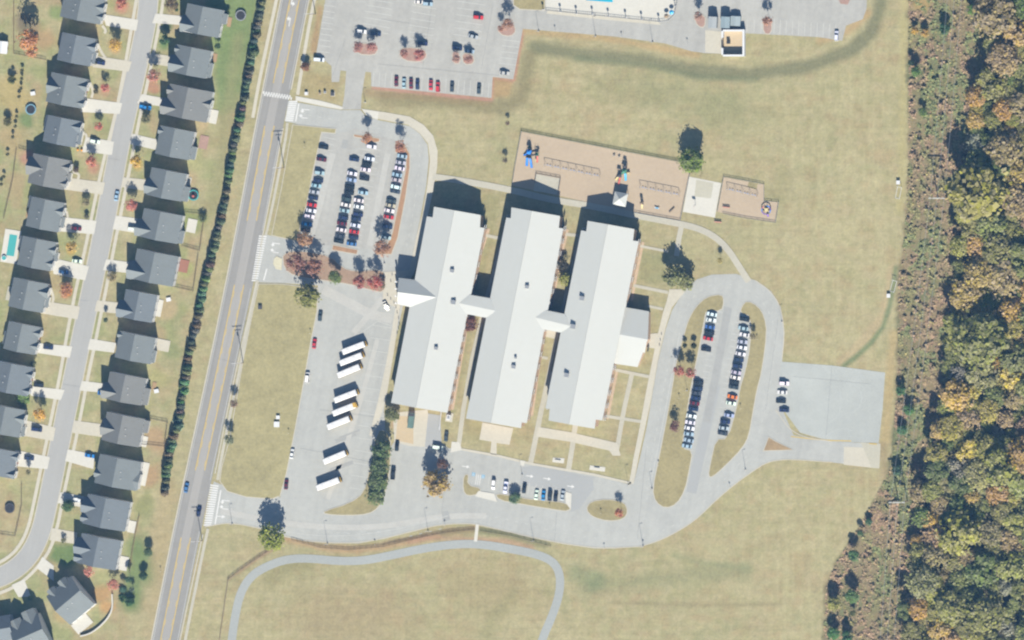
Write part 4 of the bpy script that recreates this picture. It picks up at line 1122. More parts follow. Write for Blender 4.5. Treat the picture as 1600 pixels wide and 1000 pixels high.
def tree(px, py, r, rgb, label, group=None, h=None, thin=False, cat='tree', name='tree', seed=None, kind=0):
    """r: crown radius on the plan; h: crown centre height in metres"""
    if name == 'tree' and x_thin(thin) and px < 330: r *= 1.25
    if name == 'tree' and not thin: r *= 1.2; h = h * .82 if h else h
    rm = r * PX
    zc = h if h else max(2.0, rm * 1.25)
    e = empty(name, G(px, py, zc), R.uniform(0, 6.28), (rm * 1.08, rm * 1.08, zc / ZC)); e.location.z = 0
    tag(e, label, cat, group)
    i = R.randrange(5) if seed is None else seed
    c = link('crown', THIN[i % 3] if thin else CROWN[i], e, (0, 0, ZC), R.uniform(0, 6.28), (1, 1, (rm / (zc / ZC)) * R.uniform(.8, .95) * (1.0 if name == 'forest_tree' else 1.35)))
    c.color = (*[min(.75, v * LEAFK) for v in alb(*rgb)], 1)
    link('trunk', TWIGGY[i % 2] if thin else TRUNK[i % 3], e)
    return e

# ---- forest to the east: the trees one can pick out, then the rest of the canopy
LANDMARK = [(0, 'the pool lot'), (150, 'the open field'), (255, 'the upper pylon'), (350, 'the white goals'), (470, 'the grass ditch'), (570, 'the paved court'), (705, 'the lower pylon'), (800, 'the slanting field edge'), (900, 'the lower picture edge')]
COLN = {'golden orange': [(176, 150, 92), (170, 146, 94), (178, 150, 90)], 'rusty brown': [(154, 140, 100), (156, 138, 104), (150, 136, 98)], 'olive green': [(132, 132, 82), (138, 136, 84), (126, 128, 80)],
        'yellow green': [(148, 146, 82), (154, 148, 84), (142, 142, 80)], 'pale tan': [(146, 140, 98), (140, 136, 94), (148, 138, 100)], 'deep green': [(112, 122, 72), (106, 116, 70), (118, 128, 74)],
        'bright yellow': [(194, 174, 90), (188, 168, 92)], 'grey leafless': [(150, 148, 126), (144, 142, 122)]}
NAMED = [(1568, 93, 22, 'rusty brown'), (1553, 22, 30, 'pale tan'), (1592, 50, 20, 'golden orange'), (1524, 226, 15, 'grey leafless'), (1530, 298, 37, 'yellow green'), (1572, 232, 24, 'pale tan'), (1586, 268, 18, 'golden orange'), (1590, 312, 24, 'rusty brown'),
         (1545, 352, 22, 'olive green'), (1524, 382, 17, 'golden orange'), (1500, 385, 14, 'yellow green'), (1512, 462, 22, 'golden orange'), (1538, 490, 14, 'golden orange'), (1543, 474, 13, 'deep green'), (1570, 436, 24, 'rusty brown'), (1530, 424, 20, 'golden orange'), (1530, 532, 36, 'olive green'),
         (1492, 505, 15, 'yellow green'), (1490, 535, 14, 'yellow green'), (1550, 566, 12, 'golden orange'), (1583, 590, 17, 'bright yellow'), (1496, 618, 20, 'golden orange'), (1518, 614, 12, 'bright yellow'), (1545, 641, 16, 'yellow green'), (1488, 668, 18, 'yellow green'), (1470, 672, 13, 'golden orange'), (1512, 655, 17, 'rusty brown'),
         (1513, 705, 16, 'bright yellow'), (1466, 710, 16, 'yellow green'), (1500, 727, 18, 'grey leafless'), (1566, 733, 26, 'yellow green'), (1562, 773, 17, 'golden orange'), (1438, 768, 14, 'rusty brown'), (1457, 768, 14, 'yellow green'), (1528, 742, 20, 'pale tan'), (1480, 756, 12, 'pale tan'), (1500, 798, 18, 'deep green'),
         (1455, 812, 13, 'golden orange'), (1440, 808, 14, 'deep green'), (1500, 832, 28, 'yellow green'), (1545, 830, 20, 'pale tan'), (1582, 884, 20, 'yellow green'), (1442, 908, 22, 'pale tan'), (1535, 892, 24, 'deep green'), (1502, 905, 16, 'olive green'), (1570, 918, 12, 'grey leafless'), (1436, 950, 15, 'golden orange'), (1415, 955, 12, 'deep green'), (1490, 950, 22, 'olive green'),
         (1540, 960, 24, 'olive green'), (1470, 982, 16, 'golden orange'), (1575, 985, 14, 'grey leafless'), (1432, 845, 8, 'golden orange'), (1460, 870, 18, 'pale tan'), (1552, 132, 22, 'olive green'), (1568, 172, 15, 'golden orange'), (1525, 150, 14, 'golden orange'), (1545, 30, 12, 'golden orange'), (1595, 165, 20, 'rusty brown'), (1525, 190, 12, 'golden orange')]
spots = [[a, b, c * 1.22, d] for a, b, c, d in NAMED]
rf = random.Random(8)
wts = ['olive green'] * 15 + ['pale tan'] * 4 + ['yellow green'] * 7 + ['deep green'] * 4 + ['rusty brown'] * 2 + ['golden orange'] * 2 + ['grey leafless']
for tryi in range(9000):
    y = rf.uniform(-14, 1016); x0 = at_y(WOOD_EDGE, y); x = rf.uniform(x0 + 6, 1612)
    r = rf.choice([12, 15, 18, 20, 22, 25, 28, 32])
    if x - r < x0 - 5: continue
    if all((x - q[0]) ** 2 + (y - q[1]) ** 2 > ((r + q[2]) * .6) ** 2 for q in spots):
        spots.append([x, y, r, rf.choice(wts)])
    if len(spots)   >= 298: break
count = {}
spots.sort(key=lambda q: q[1])
for (x, y, r, cn) in spots:
    lm = [n for a, n in LANDMARK if y >= a or a == 0][-1]
    key = (lm, cn); count[key] = count.get(key, 0) + 1
    lab = f'{cn} forest tree level with {lm}, {ordw(count[key])} such from the top'
    rgb = rf.choice(COLN[cn]); rgb = tuple(v * rf.uniform(.97, 1.03) * 1.10 for v in rgb)
    tree(x, y, r, rgb, lab, 'trees of the wood beyond the power line', h=(7.0 + r * PX * 0.6) * rf.uniform(.88, 1.12), thin=(cn == 'grey leafless'), name='forest_tree')

# ---- undergrowth of the power-line corridor (nobody could count it)
rs = np.random.RandomState(17)
N = 76000
yy = rs.uniform(-20, 1020, N)
be = np.interp(yy, [p[1] for p in BRUSH_EDGE], [p[0] for p in BRUSH_EDGE]); we = np.interp(yy, [p[1] for p in WOOD_EDGE], [p[0] for p in WOOD_EDGE])
xx = be + 2 + (we + 12 - be) * rs.rand(N)
cl = vnoise(xx / 7, yy / 7, 31, 2); hgt = np.clip((cl - .40) * 1.6, .04, .6) + np.clip((vnoise(xx / 5, yy / 5, 37, 2) - .62) * 9, 0, 1.6) * np.clip((xx - be) / 8, .25, 1)
keep = rs.rand(N) < np.clip(.25 + (cl - .35) * 3, .12, 1)
xx, yy, hgt, cl = xx[keep], yy[keep], hgt[keep], cl[keep]
P = np.stack([(xx - 800) * PX, (500 - yy) * PX, hgt * rs.uniform(.3, 1, len(xx))], 1)
V = leaf_cloud(P, np.tile(np.array([0, 0, 1.0]), (len(P), 1)), .55, .22, rs)
hue = vnoise(xx / 18, yy / 24, 33, 3); h2 = vnoise(xx / 30, yy / 40, 34, 3)
gz = sum(.22 * np.exp(-(((xx - a) / c) ** 2 + ((yy - b) / d) ** 2)) for a, b, c, d in ((1418, 660, 22, 45), (1470, 40, 26, 40), (1385, 965, 22, 40), (1460, 140, 18, 60), (1408, 735, 14, 25), (1500, 160, 14, 40)))
pal = np.array([alb(154, 138, 108), alb(162, 142, 112), alb(146, 142, 100), alb(172, 146, 118), alb(136, 142, 98), alb(174, 162, 106)])
ci = np.where(h2 > .66 - gz, 4, np.where(hue > .6, 2, np.where(hue < .4, 3, np.where(rs.rand(len(xx)) < .5, 0, 1))))
ci = np.where(rs.rand(len(xx)) < .08, 5, ci)
colr = pal[ci] * rs.uniform(.9, 1.75, len(xx))[:, None]
m, t, b = new_mat('undergrowth_leaves')
a = t.nodes.new('ShaderNodeAttribute'); a.attribute_name = 'tint'; t.links.new(a.outputs['Color'], b.inputs['Base Color']); b.inputs['Roughness'].default_value = .9; b.inputs['Specular IOR Level'].default_value = .1
me = cloud_mesh('undergrowth', V, m)
at = me.color_attributes.new('tint', 'FLOAT_COLOR', 'POINT')
at.data.foreach_set('color', np.repeat(np.concatenate([colr, np.ones((len(colr), 1))], 1), 4, 0).astype(np.float32).ravel())
tag(link('undergrowth', me), 'brown and green scrub under the power line', None, None, 'stuff')

# ---- shrubs standing out of the scrub
for (x, y, r, h, rgb, lab) in [(1424, 98, 5, 3.4, (70, 92, 70), 'small dark bush at the scrub edge level with the pool lot'), (1432, 112, 8, 4.0, (110, 138, 74), 'bright green bush in the upper scrub'), (1442, 175, 7, 3.0, (120, 142, 80), 'green bush alone in the scrub above the open field'),
                               (1429, 48, 6, 2.8, (206, 170, 84), 'yellow bush at the scrub edge near the picture top'), (1445, 52, 7, 2.4, (198, 164, 90), 'second yellow bush in the scrub near the picture top'), (1520, 15, 9, 3.0, (118, 150, 72), 'bright green bush against the wood near the picture top'), (1476, 45, 9, 3.2, (70, 104, 72), 'dark green bush under the wires near the picture top'),
                               (1408, 610, 8, 2.6, (96, 134, 84), 'green thicket beside the paved court'), (1420, 640, 9, 2.8, (100, 140, 84), 'larger green thicket beside the paved court'), (1410, 672, 8, 2.4, (96, 136, 90), 'green thicket just below the paved court corner'), (1402, 735, 8, 2.6, (92, 122, 92), 'dark green thicket above the lower pylon'), (1334, 868, 9, 4.6, (96, 128, 80), 'green bush casting a long shadow on the slanting field edge'),
                               (1344, 833, 5, 3.2, (96, 122, 78), 'narrow bush on the slanting field edge, above the broad green one'), (1304, 944, 11, 4.2, (160, 158, 90), 'yellowish bush at the scrub tip'), (1332, 932, 11, 4.6, (112, 140, 84), 'mid green bush beside the yellowish one at the scrub tip'), (1303, 990, 10, 3.4, (96, 138, 78), 'green bush cut by the lower picture edge'), (1324, 996, 10, 3.4, (84, 120, 74), 'second green bush cut by the lower picture edge'),
                               (1333, 958, 5, 2.6, (116, 120, 74), 'small olive bush below the mid green one at the scrub tip'), (1357, 815, 6, 1.8, (92, 120, 84), 'low green bush at the top of the slanting field edge')]:
    tree(x, y, r, rgb, lab, 'bushes in the power-line scrub', h=h, name='bush', cat='bush')

# ---- screen row of clipped evergreens along the main road
def column_mesh(name, seed, n=620):
    rs = np.random.RandomState(seed)
    u = rs.rand(n) ** .75; t = rs.uniform(0, 2 * math.pi, n)
    prof = np.where(u < .15, .75 + u * 1.6, (1 - u) ** .75 * 1.12) * rs.uniform(.8, 1.12, n)
    P = np.stack([prof * np.cos(t), prof * np.sin(t), u], 1)
    Nn = np.stack([np.cos(t), np.sin(t), np.full(n, .6)], 1)
    V = leaf_cloud(P, Nn, .16, .5, rs); V[:, 2] = .02 + V[:, 2] * .98
    return cloud_mesh(name, V, M['needle'])
COLM = [column_mesh('column_crown', 80 + i) for i in range(4)]
k = MB(); k.tube((0, 0, -.02), (0, 0, .45), .09, .05, 6); STEM = k.mesh('stem', M['bark'])
HP = [(409, -14), (407, 5), (398, 60), (387, 120), (374, 180), (364, 230), (353, 300), (341, 360), (330, 400), (317, 450), (309, 490), (299, 530), (291, 570), (286, 610), (280, 650), (270, 685), (262, 715), (258, 740), (255, 776)]
pts = path_pts(HP, 2)
acc, nh, want = 0.0, 0, 0.0
for a, c in zip(pts, pts[1:]):
    L = (c - a).length; t = 0.0
    while want <= acc + L:
        p = a + (c - a) * ((want - acc) / L)
        nh += 1
        r, h = R.uniform(1.5, 2.4), R.uniform(3.4, 5.8)
        e = empty('evergreen', (p.x + h * .12 + R.uniform(-.5, .5), p.y + R.uniform(-.3, .3), 0), R.uniform(0, 6.28), (r, r, h))
        tag(e, f'dark columnar evergreen in the roadside screen row, {ordw(nh)} from its upper end', 'evergreen', 'evergreens of the screen row beside the main road')
        cr = link('crown', R.choice(COLM), e); cr.color = (*[v * R.uniform(.7, 1.35) for v in alb(170, 186, 142)], 1)
        link('stem', STEM, e)
        want += R.uniform(1.95, 2.9)
    acc += L

# ---- trees about the grounds
GREEN, OLIVE, RED, BRN = (140, 150, 78), (134, 134, 84), (178, 122, 104), (186, 134, 92)
for (x, y, r, rgb, h, thin, lab) in [
    (1080, 251, 17, (134, 150, 78), 8.0, 0, 'round light green tree beside the play yard corner'), (425, 839, 18, (152, 158, 70), 8.0, 0, 'yellow-green tree beside the lower school entrance'), (481, 462, 16, (140, 140, 78), 8.5, 0, 'olive tree at the bus lot corner below the red trees'),
    (1053, 430, 14, (136, 138, 92), 8.0, 0, 'olive tree at the top of the car loop'), (1070, 440, 12, (140, 142, 94), 4.5, 0, 'lower olive tree touching the taller one at the car loop'), (524, 433, 9, (120, 134, 78), 7.0, 0, 'narrow green tree at the end of the red tree island'), (613, 648, 10, (124, 128, 84), 5.0, 0, 'olive tree by the loading dock corner'),
    (597, 704, 13, (104, 122, 78), 7.0, 0, 'green tree at the top of the bus lot thicket'), (594, 728, 13, (108, 124, 80), 6.0, 0, 'second green tree down the bus lot thicket'), (592, 752, 13, (112, 126, 82), 5.5, 0, 'third green tree down the bus lot thicket'), (587, 776, 12, (118, 130, 84), 5.0, 0, 'lowest green tree of the bus lot thicket'),
    (683, 756, 18, (176, 152, 96), 7.0, 0, 'broad tan-leaved tree between the service drive and visitor lot'), (692, 724, 10, (120, 92, 78), 5.0, 1, 'sparse purplish tree behind the tan-leaved one'), (883, 436, 9, (160, 160, 84), 3.0, 0, 'yellow-green tree in the courtyard between second and third wings'), (880, 413, 9, (88, 86, 74), 3.0, 1, 'dark bare tree in the upper courtyard'),
    (736, 506, 10, (132, 92, 78), 3.5, 0, 'dark red tree in the courtyard below the first link'), (805, 778, 8, (104, 128, 92), 3.0, 0, 'small green tree on the visitor lot verge'), (968, 801, 8, (190, 120, 90), 6.0, 1, 'orange-brown tree on the round verge island'),
    (463, 411, 16, (150, 108, 94), 6.5, 1, 'large dull red tree at the road end of the middle island'), (492, 417, 15, (160, 116, 96), 6.5, 1, 'orange-red tree, second on the middle island'), (563, 440, 12, (170, 104, 92), 6.0, 1, 'red tree on the plaza side of the middle island'), (586, 442, 13, (184, 100, 88), 6.5, 1, 'bright red tree nearest the school entrance'), (597, 446, 6, (128, 116, 90), 3.0, 1, 'thin bush behind the bright red tree'),
    (477, 372, 14, (176, 138, 104), 6.5, 1, 'brown-leaved tree at the foot of the road-side car row'), (598, 388, 14, (170, 128, 100), 6.5, 1, 'brown-leaved tree at the foot of the loop-side car row'), (573, 215, 9, (186, 134, 96), 6.5, 1, 'orange tree on the upper mulch bed of the staff lot'), (626, 229, 10, (184, 130, 104), 6.5, 1, 'orange-brown tree at the top of the loop-side mulch bed'),
    (1061, 580, 10, (182, 116, 100), 6.0, 1, 'red tree on the car loop verge, nearer the school'), (1080, 582, 9, (184, 118, 102), 6.0, 1, 'red tree on the car loop verge, nearer the cars'), (1055, 666, 9, (128, 92, 86), 4.5, 1, 'dark bare red tree on the car loop verge'), (1070, 540, 4, (66, 76, 60), 2.5, 0, 'small dark shrub on the car loop verge'), (1084, 540, 5, (84, 90, 62), 3.0, 0, 'larger dark shrub on the car loop verge'),
    (1125, 407, 5, (184, 170, 106), 4.0, 1, 'small yellowish tree inside the walkway bend'), (1176, 526, 6, (150, 140, 110), 3.5, 1, 'bare small tree behind the white cars of the loop'), (366, 630, 7, (150, 126, 104), 5.0, 1, 'bare brownish tree between road and bus lot lawn'), (358, 687, 9, (126, 132, 104), 5.0, 1, 'grey-green bare tree between road and bus lot lawn'),
    (559, 73, 9, (176, 124, 112), 5.0, 1, 'red tree on the first pool lot bed, nearer the road'), (581, 74, 9, (186, 130, 118), 4.5, 1, 'red tree on the first pool lot bed, beside the navy car'), (631, 84, 8, (176, 128, 114), 4.5, 1, 'red tree on the second pool lot bed'), (656, 86, 10, (186, 118, 108), 5.0, 1, 'brighter red tree on the second pool lot bed'),
    (713, 92, 7, (176, 140, 124), 4.0, 1, 'pinkish small tree on the third pool lot bed'), (732, 92, 7, (176, 132, 118), 4.0, 1, 'pinkish small tree beside the silver car in the pool lot'), (794, 38, 10, (176, 136, 112), 6.0, 1, 'sparse orange tree at the corner of the pool lot'), (783, 44, 6, (186, 142, 120), 4.5, 1, 'smaller sparse tree at the corner of the pool lot'),
    (1091, 25, 8, (176, 140, 122), 5.0, 1, 'sparse tree beside the grey sheds'), (1199, 32, 9, (190, 146, 122), 6.0, 1, 'sparse pinkish tree between stalls past the enclosure'), (478, 104, 6, (150, 112, 84), 3.0, 0, 'small brown round tree at the pool lot entrance'), (793, 192, 4, (140, 118, 96), 3.0, 1, 'tiny bare sapling above the play yard corner'), (789, 250, 5, (130, 118, 96), 3.0, 1, 'bare sapling beside the play yard fence'),
    (191, 6, 8, (196, 124, 100), 3.5, 1, 'reddish street tree at the picture top'), (180, 70, 9, (206, 170, 84), 4.5, 1, 'yellow street tree before the white-gabled house'), (165, 137, 6, (206, 122, 108), 4.0, 1, 'red street tree on the third front lawn'), (154, 197, 6, (208, 128, 110), 4.0, 1, 'red street tree on the fourth front lawn'), (144, 252, 8, (204, 130, 104), 4.5, 1, 'red street tree on the fifth front lawn'),
    (134, 316, 6, (158, 148, 112), 2.5, 1, 'pale bare street tree on the sixth front lawn'), (113, 386, 8, (204, 172, 96), 5.0, 1, 'yellow street tree below the dark red car'), (103, 452, 10, (190, 134, 94), 4.5, 1, 'rusty street tree below the dark blue car'), (62, 648, 9, (218, 172, 78), 5.5, 1, 'orange-yellow street tree with a long shadow'), (44, 738, 5, (130, 128, 92), 3.5, 1, 'small dull street tree near the bend'),
    (268, 8, 9, (126, 108, 80), 3.0, 1, 'brown shrubby tree before the topmost green-lawn house'), (258, 62, 7, (78, 108, 72), 5.0, 0, 'dark evergreen on a lawn across the street'), (241, 118, 9, (196, 136, 116), 6.5, 1, 'pinkish street tree with a tall blue-grey shadow'), (229, 185, 7, (120, 122, 88), 3.0, 1, 'dull shrubby tree below the blue truck'), (214, 252, 9, (212, 176, 84), 6.0, 1, 'yellow street tree on the east pavement'),
    (205, 320, 8, (206, 132, 116), 5.5, 1, 'red street tree beside the parked blue car'), (165, 500, 4, (96, 110, 80), 4.5, 0, 'slim dark shrub on a lawn across the street'), (175, 432, 7, (166, 152, 112), 2.5, 1, 'bare street tree below the large front gable house'), (43, 62, 14, (206, 146, 96), 9.5, 1, 'tall orange tree with a long smoky shadow, rear garden'), (50, 80, 9, (206, 150, 104), 5.0, 1, 'smaller orange tree below the smoky shadow'),
    (19, 124, 6, (112, 116, 74), 3.0, 0, 'dark conifer standing alone in the rear field'), (12, 190, 6, (120, 118, 76), 3.0, 0, 'second dark conifer by the picture edge'), (140, 893, 7, (208, 140, 122), 3.5, 1, 'pink-red tree below the green lawn house'), (177, 914, 8, (206, 138, 116), 5.0, 1, 'pink-red tree behind the skewed house'), (232, 863, 6, (96, 116, 78), 4.0, 0, 'green shrub near the road, beside picket fence'),
    (224, 900, 6, (78, 104, 68), 3.6, 0, 'dark green shrub near the road, below the first'), (200, 906, 5, (92, 118, 84), 6.0, 0, 'slim green conifer behind the pink-red tree'), (192, 921, 5, (96, 128, 104), 4.5, 0, 'blue-green conifer behind the skewed house'), (206, 920, 5, (110, 124, 104), 3.0, 1, 'bare shrub beside the blue-green conifer'), (192, 934, 6, (66, 96, 58), 3.0, 0, 'dark green bush, upper end of the slanting clump'),
    (203, 940, 6, (70, 102, 60), 2.6, 0, 'dark green bush, lower end of the slanting clump'), (107, 790, 8, (96, 122, 76), 2.6, 0, 'dark shrub before the two-gable house with pickup'), (100, 845, 5, (130, 132, 92), 1.8, 1, 'thin bare shrub on the vivid green lawn'), (52, 568, 5, (104, 112, 84), 3.0, 0, 'dark shrub between the picture edge houses'), (36, 622, 9, (124, 150, 84), 2.0, 0, 'low light green shrub by a front path'),
    (276, 15, 3, (86, 110, 70), 2.0, 0, 'small round shrub before the topmost green-lawn house'), (340, 72, 5, (76, 100, 62), 3.0, 0, 'dark round shrub on the bright green lawn'), (356, 20, 4, (84, 104, 64), 2.0, 0, 'small shrub by the topmost house deck'), (47, 935, 4, (104, 124, 84), 2.0, 0, 'shrub between the skewed houses'), (317, 340, 6, (110, 120, 80), 1.6, 1, 'bare shrub by the rear garden fence'),
    (135, 338, 4, (110, 108, 84), 1.5, 0, 'little grey shrub by the sixth driveway'), (149, 98, 3, (96, 96, 76), 1.0, 0, 'little shrub at the second front door'), (150, 143, 4, (124, 116, 80), 1.6, 0, 'brownish shrub by the third front path'), (119, 265, 5, (116, 100, 84), 1.6, 0, 'brown shrub by the fifth front door')]:
    tree(x, y, r, rgb, lab, None, h=h * .85, thin=bool(thin), name='tree' if r > 5 else 'shrub', cat='tree' if r > 5 else 'shrub')
ns = 0
for (x, y) in ((35, 110), (34, 123), (33, 138), (30, 151), (26, 182), (24, 197), (12, 241), (20, 214), (6, 276), (2, 288)):
    ns += 1
    tree(x, y, 3, (110, 110, 76), f'tiny dark sapling, {ordw(ns)} from the top of the rear garden row', 'saplings in the rear field', h=1.7, name='sapling', cat='sapling')
# ------------------------------------------------------------------ vehicles
def loft(b, secs, mi=0):
    """secs: (x, half width low, half width high, z low, z high)"""
    vs = []
    for (x, w0, w1, z0, z1) in secs: vs += [(x, -w0, z0), (x, w0, z0), (x, w1, z1), (x, -w1, z1)]
    fs = [(0, 3, 2, 1)]
    for i in range(len(secs) - 1):
        a, c = 4 * i, 4 * i + 4
        for j in range(4): fs.append((a + j, a + (j + 1) % 4, c + (j + 1) % 4, c + j))
    n = 4 * (len(secs) - 1); fs.append((n, n + 1, n + 2, n + 3))
    b.add(vs, fs, mi)

def car_meshes():
    out = {}
    for nm, L, Wd, hood, cab, ztop in (('sedan', 4.7, 1.82, .92, (-1.75, -1.05, .35, 1.15), 1.44), ('suv', 4.75, 1.92, 1.08, (-2.2, -1.9, .45, 1.15), 1.74), ('van', 5.1, 1.98, 1.12, (-2.45, -2.2, 1.0, 1.75), 1.8), ('pickup', 5.6, 1.98, 1.12, (-.75, -.5, .75, 1.4), 1.86)):
        h, w = L / 2, Wd / 2
        b = MB()
        if nm == 'pickup':
            loft(b, [(h, w * .86, w * .78, .4, .8), (h - .15, w, w * .92, .35, hood - .05), (1.4, w, w * .95, .35, hood), (-.75, w, w * .96, .35, hood), (-.8, w, w * .96, .35, .72), (-h, w, w * .96, .4, .72)])
            for s in (-1, 1): b.box((-.8 - (h - .8) / 2, s * (w - .07), .9), (h - .8, .12, .44))
            b.box((-h + .05, 0, .9), (.1, Wd - .04, .44))
        else:
            rear = .95 if nm == 'sedan' else hood
            loft(b, [(h, w * .82, w * .72, .4, .62), (h - .18, w * .96, w * .86, .3, hood - .16), (cab[3] - .02, w, w * .93, .28, hood), (0, w, w * .95, .28, hood + .02), (cab[0] + .1, w, w * .93, .28, rear), (-h + .15, w * .95, w * .85, .32, rear - .06), (-h, w * .84, w * .76, .42, rear - .25)])
        body = b.mesh(nm + '_body', M['paint'])
        b = MB()
        loft(b, [(cab[3], w * .9, w * .84, hood - .05, hood + .02), (cab[2], w * .91, w * .74, hood - .05, ztop - .05), (cab[1], w * .91, w * .74, hood - .05, ztop - .05), (cab[0], w * .88, w * .8, hood - .08, hood + .03)])
        glass = b.mesh(nm + '_window', M['glass'])
        b = MB()
        loft(b, [(cab[2] - .02, w * .74, w * .70, ztop - .05, ztop), (cab[1] + .02, w * .74, w * .70, ztop - .05, ztop - .02)])
        roof = b.mesh(nm + '_roof', M['paint'])
        out[nm] = (body, glass, roof, L, Wd)
    b = MB(); b.tube((0, -.11, 0), (0, .11, 0), .33, n=10)
    out['wheel'] = b.mesh('wheel', M['blackplastic'])
    return out
CARM = car_meshes()
PAINTS = dict(w=('white', (.62, .63, .62)), s=('silver', (.36, .38, .39)), b=('pale blue', (.27, .37, .44)), n=('navy', (.018, .03, .075)), k=('black', (.014, .018, .022)), g=('dark grey', (.045, .06, .068)), r=('red', (.42, .03, .035)), d=('maroon', (.1, .014, .025)),
              u=('bright blue', (.02, .16, .42)), o=('orange', (.55, .17, .03)), t=('beige', (.4, .34, .24)), l=('blue', (.05, .13, .28)))
def car(x, y, ang, code, label, group):
    typ = {'v': 'van', 'p': 'pickup', 'u': 'suv'}.get(code[1:2], 'sedan')
    body, glass, roof, L, Wd = CARM[typ]
    col = tuple(v * R.uniform(.9, 1.12) for v in PAINTS[code[0]][1])
    e = empty('parked_car' if 'driving' not in label else 'car', G(x, y, 1.0), RAD(ang)); e.location.z = .05
    e['label'] = label; e['category'] = 'car'
    if group: e['group'] = group
    for nm, me in (('body', body), ('window', glass), ('roof', roof)):
        o = link(nm, me, e); o.color = (*col, 1)
    for sx in (-1, 1):
        for sy in (-1, 1): link('wheel', CARM['wheel'], e, (sx * L * .31, sy * (Wd / 2 - .1), .33))
    return e

def row(data, ang, where, group):
    seen = {}
    for it in data.split():
        x, y, c = it.split(',')
        cn = PAINTS[c[0]][0]; seen[cn] = seen.get(cn, 0) + 1
        car(float(x), float(y), ang + R.uniform(-2, 2) + (180 if R.random() < .5 else 0), c, f'{cn} car, {ordw(seen[cn])} such from the top {where}', group)

GA, GB, GC = 'cars in the staff lot', 'cars in the car loop', 'cars in the pool lot'
row('505,230,k 502,249,d 499,270,bu 497,282,n 494,290,b 491,300,s 489,309,n 487,320,r 486,329,w 483,338,wu 479,350,u 477,360,ku', -10, 'of the road-side staff row', GA)
row('553,249,n 550,271,w 549,281,b 546,292,ku 545,301,k 541,311,gu 540,320,w 538,329,b 536,340,nu 534,349,d 533,359,w 531,369,g 529,377,k', -10, 'of the second staff row from the road', GA)
row('580,229,wu 577,248,w 573,256,ku 571,265,w 569,279,ku 567,301,b 560,313,w 560,323,w 559,335,nu 556,342,n 555,352,w 553,362,r 552,371,n 549,381,l', -10, 'of the third staff row from the road', GA)
row('628,244,b 626,254,s 624,263,w 620,273,b 619,281,s 618,292,wu 617,299,g 611,314,g 610,321,t 608,329,w 607,339,r 605,354,nu 603,371,s', -10, 'of the loop-side staff row', GA)
row('1112,491,w 1111,500,w 1109,511,l 1108,520,ku 1106,529,r 1103,546,k 1091,598,ku 1090,607,n 1088,614,g 1087,622,n 1085,630,d 1083,639,n 1080,650,w 1078,660,w 1077,669,w 1076,678,b 1076,688,b 1073,697,b', -10, 'of the loop row nearer the school', GB)
row('1163,499,ku 1161,513,b 1163,523,w 1160,534,s 1159,543,w 1157,553,w 1154,562,n 1152,572,nu 1150,582,s 1149,590,w 1147,597,k 1146,605,g 1144,620,o 1142,630,w 1139,649,b 1133,659,n 1131,669,s 1129,677,g', -10, 'of the loop row nearer the field', GB)
row('1225,599,wu 1222,613,w 1220,627,k 1225,641,n', -3, 'standing on the paved court', 'cars on the paved court')
row('619,127,d 631,130,b 642,131,d 652,132,n 706,136,g 748,139,g', 88, 'along the bottom stalls of the pool lot', GC)
row('673,133,r 684,136,ru', 88, 'of the pool lot red pair', GC)
row('771,757,wu 790,762,wp 819,763,k', 82, 'in the visitor bays', 'cars in the visitor lot')
row('838,773,w 849,774,u 859,775,ku 868,776,k 879,774,s', 82, 'of the five-car visitor row', 'cars in the visitor lot')
for it in ('565,49,wu,-8,white SUV in front of the first red trees of the pool lot', '587,53,n,-6,navy car by the first red trees of the pool lot', '498,93,wv,-5,white van at the corner stall by the pool lot entrance', '655,3,w,-5,white car cut by the top edge of the pool lot', '668,6,bu,-5,pale car beside the white one at the pool lot top edge',
           '747,27,ru,-6,red SUV in the middle of the pool lot', '739,57,s,-14,silver car below the red SUV of the pool lot', '714,75,nu,-8,navy SUV against the third pool lot bed', '733,80,b,-8,silver-blue car beside the navy SUV on the third bed', '660,68,nu,-4,navy car against the second pool lot bed', '788,114,s,-8,silver car alone in the corner stall of the pool lot', '1307,56,wu,88,white car alone past the trash enclosure stalls',
           '500,494,g,82,grey car at the kerb in the bus lot', '491,537,r,82,red car parked at the bus lot kerb below the grey one', '480,590,wv,84,long white van at the bus lot kerb', '603,478,w,-62,white car angled by the school plaza', '456,709,w,82,white car at the bus lot kerb above the maroon one', '447,757,d,84,maroon car at the bus lot kerb corner', '620,697,k,84,black car on the service drive by the thicket', '614,740,kp,84,black pickup on the service drive, below the black car', '684,699,wv,-8,white van at the edge of the service court',
           '697,682,g,84,small dark car on grass beside the service court'):
    x, y, c, a, lab = it.split(',', 4)
    car(float(x), float(y), float(a), c, lab, None)
for it in ('156,98,n,-10,navy car in front of the white-gabled house', '148,221,wu,-10,white SUV by the house with twin orange pots', '182,306,b,79,pale blue car parked along the residential street', '119,357,d,-8,dark red car on a driveway above a yellow tree', '208,358,wv,-8,white van before the white-terraced house', '120,408,w,-6,white car on the pool house driveway', '99,425,l,-8,dark blue car on the pool house driveway',
           '75,543,n,-6,navy car before the twin white gable house', '60,602,k,-6,black car cut short by a house in the lower street', '57,671,nv,-8,large navy van behind the orange-yellow tree', '45,716,n,-6,navy car alone on the driveway nearest the bend', '227,168,up,-8,bright blue truck at the pavement with pale load', '160,615,u,-12,bright blue car beside the garage wall', '140,712,u,-10,bright blue car on a driveway below the brown garden', '124,782,wp,-6,white pickup on the two-gable house driveway'):
    x, y, c, a, lab = it.split(',', 4)
    car(float(x), float(y), float(a), c, lab, 'cars on the residential street')
car(291, 762, 78.5, 'l', 'blue car driving along the main road by the hedge end', None)
car(310.5, 799, 78.5, 'n', 'navy car driving on the main road by the lowest crossing', None)

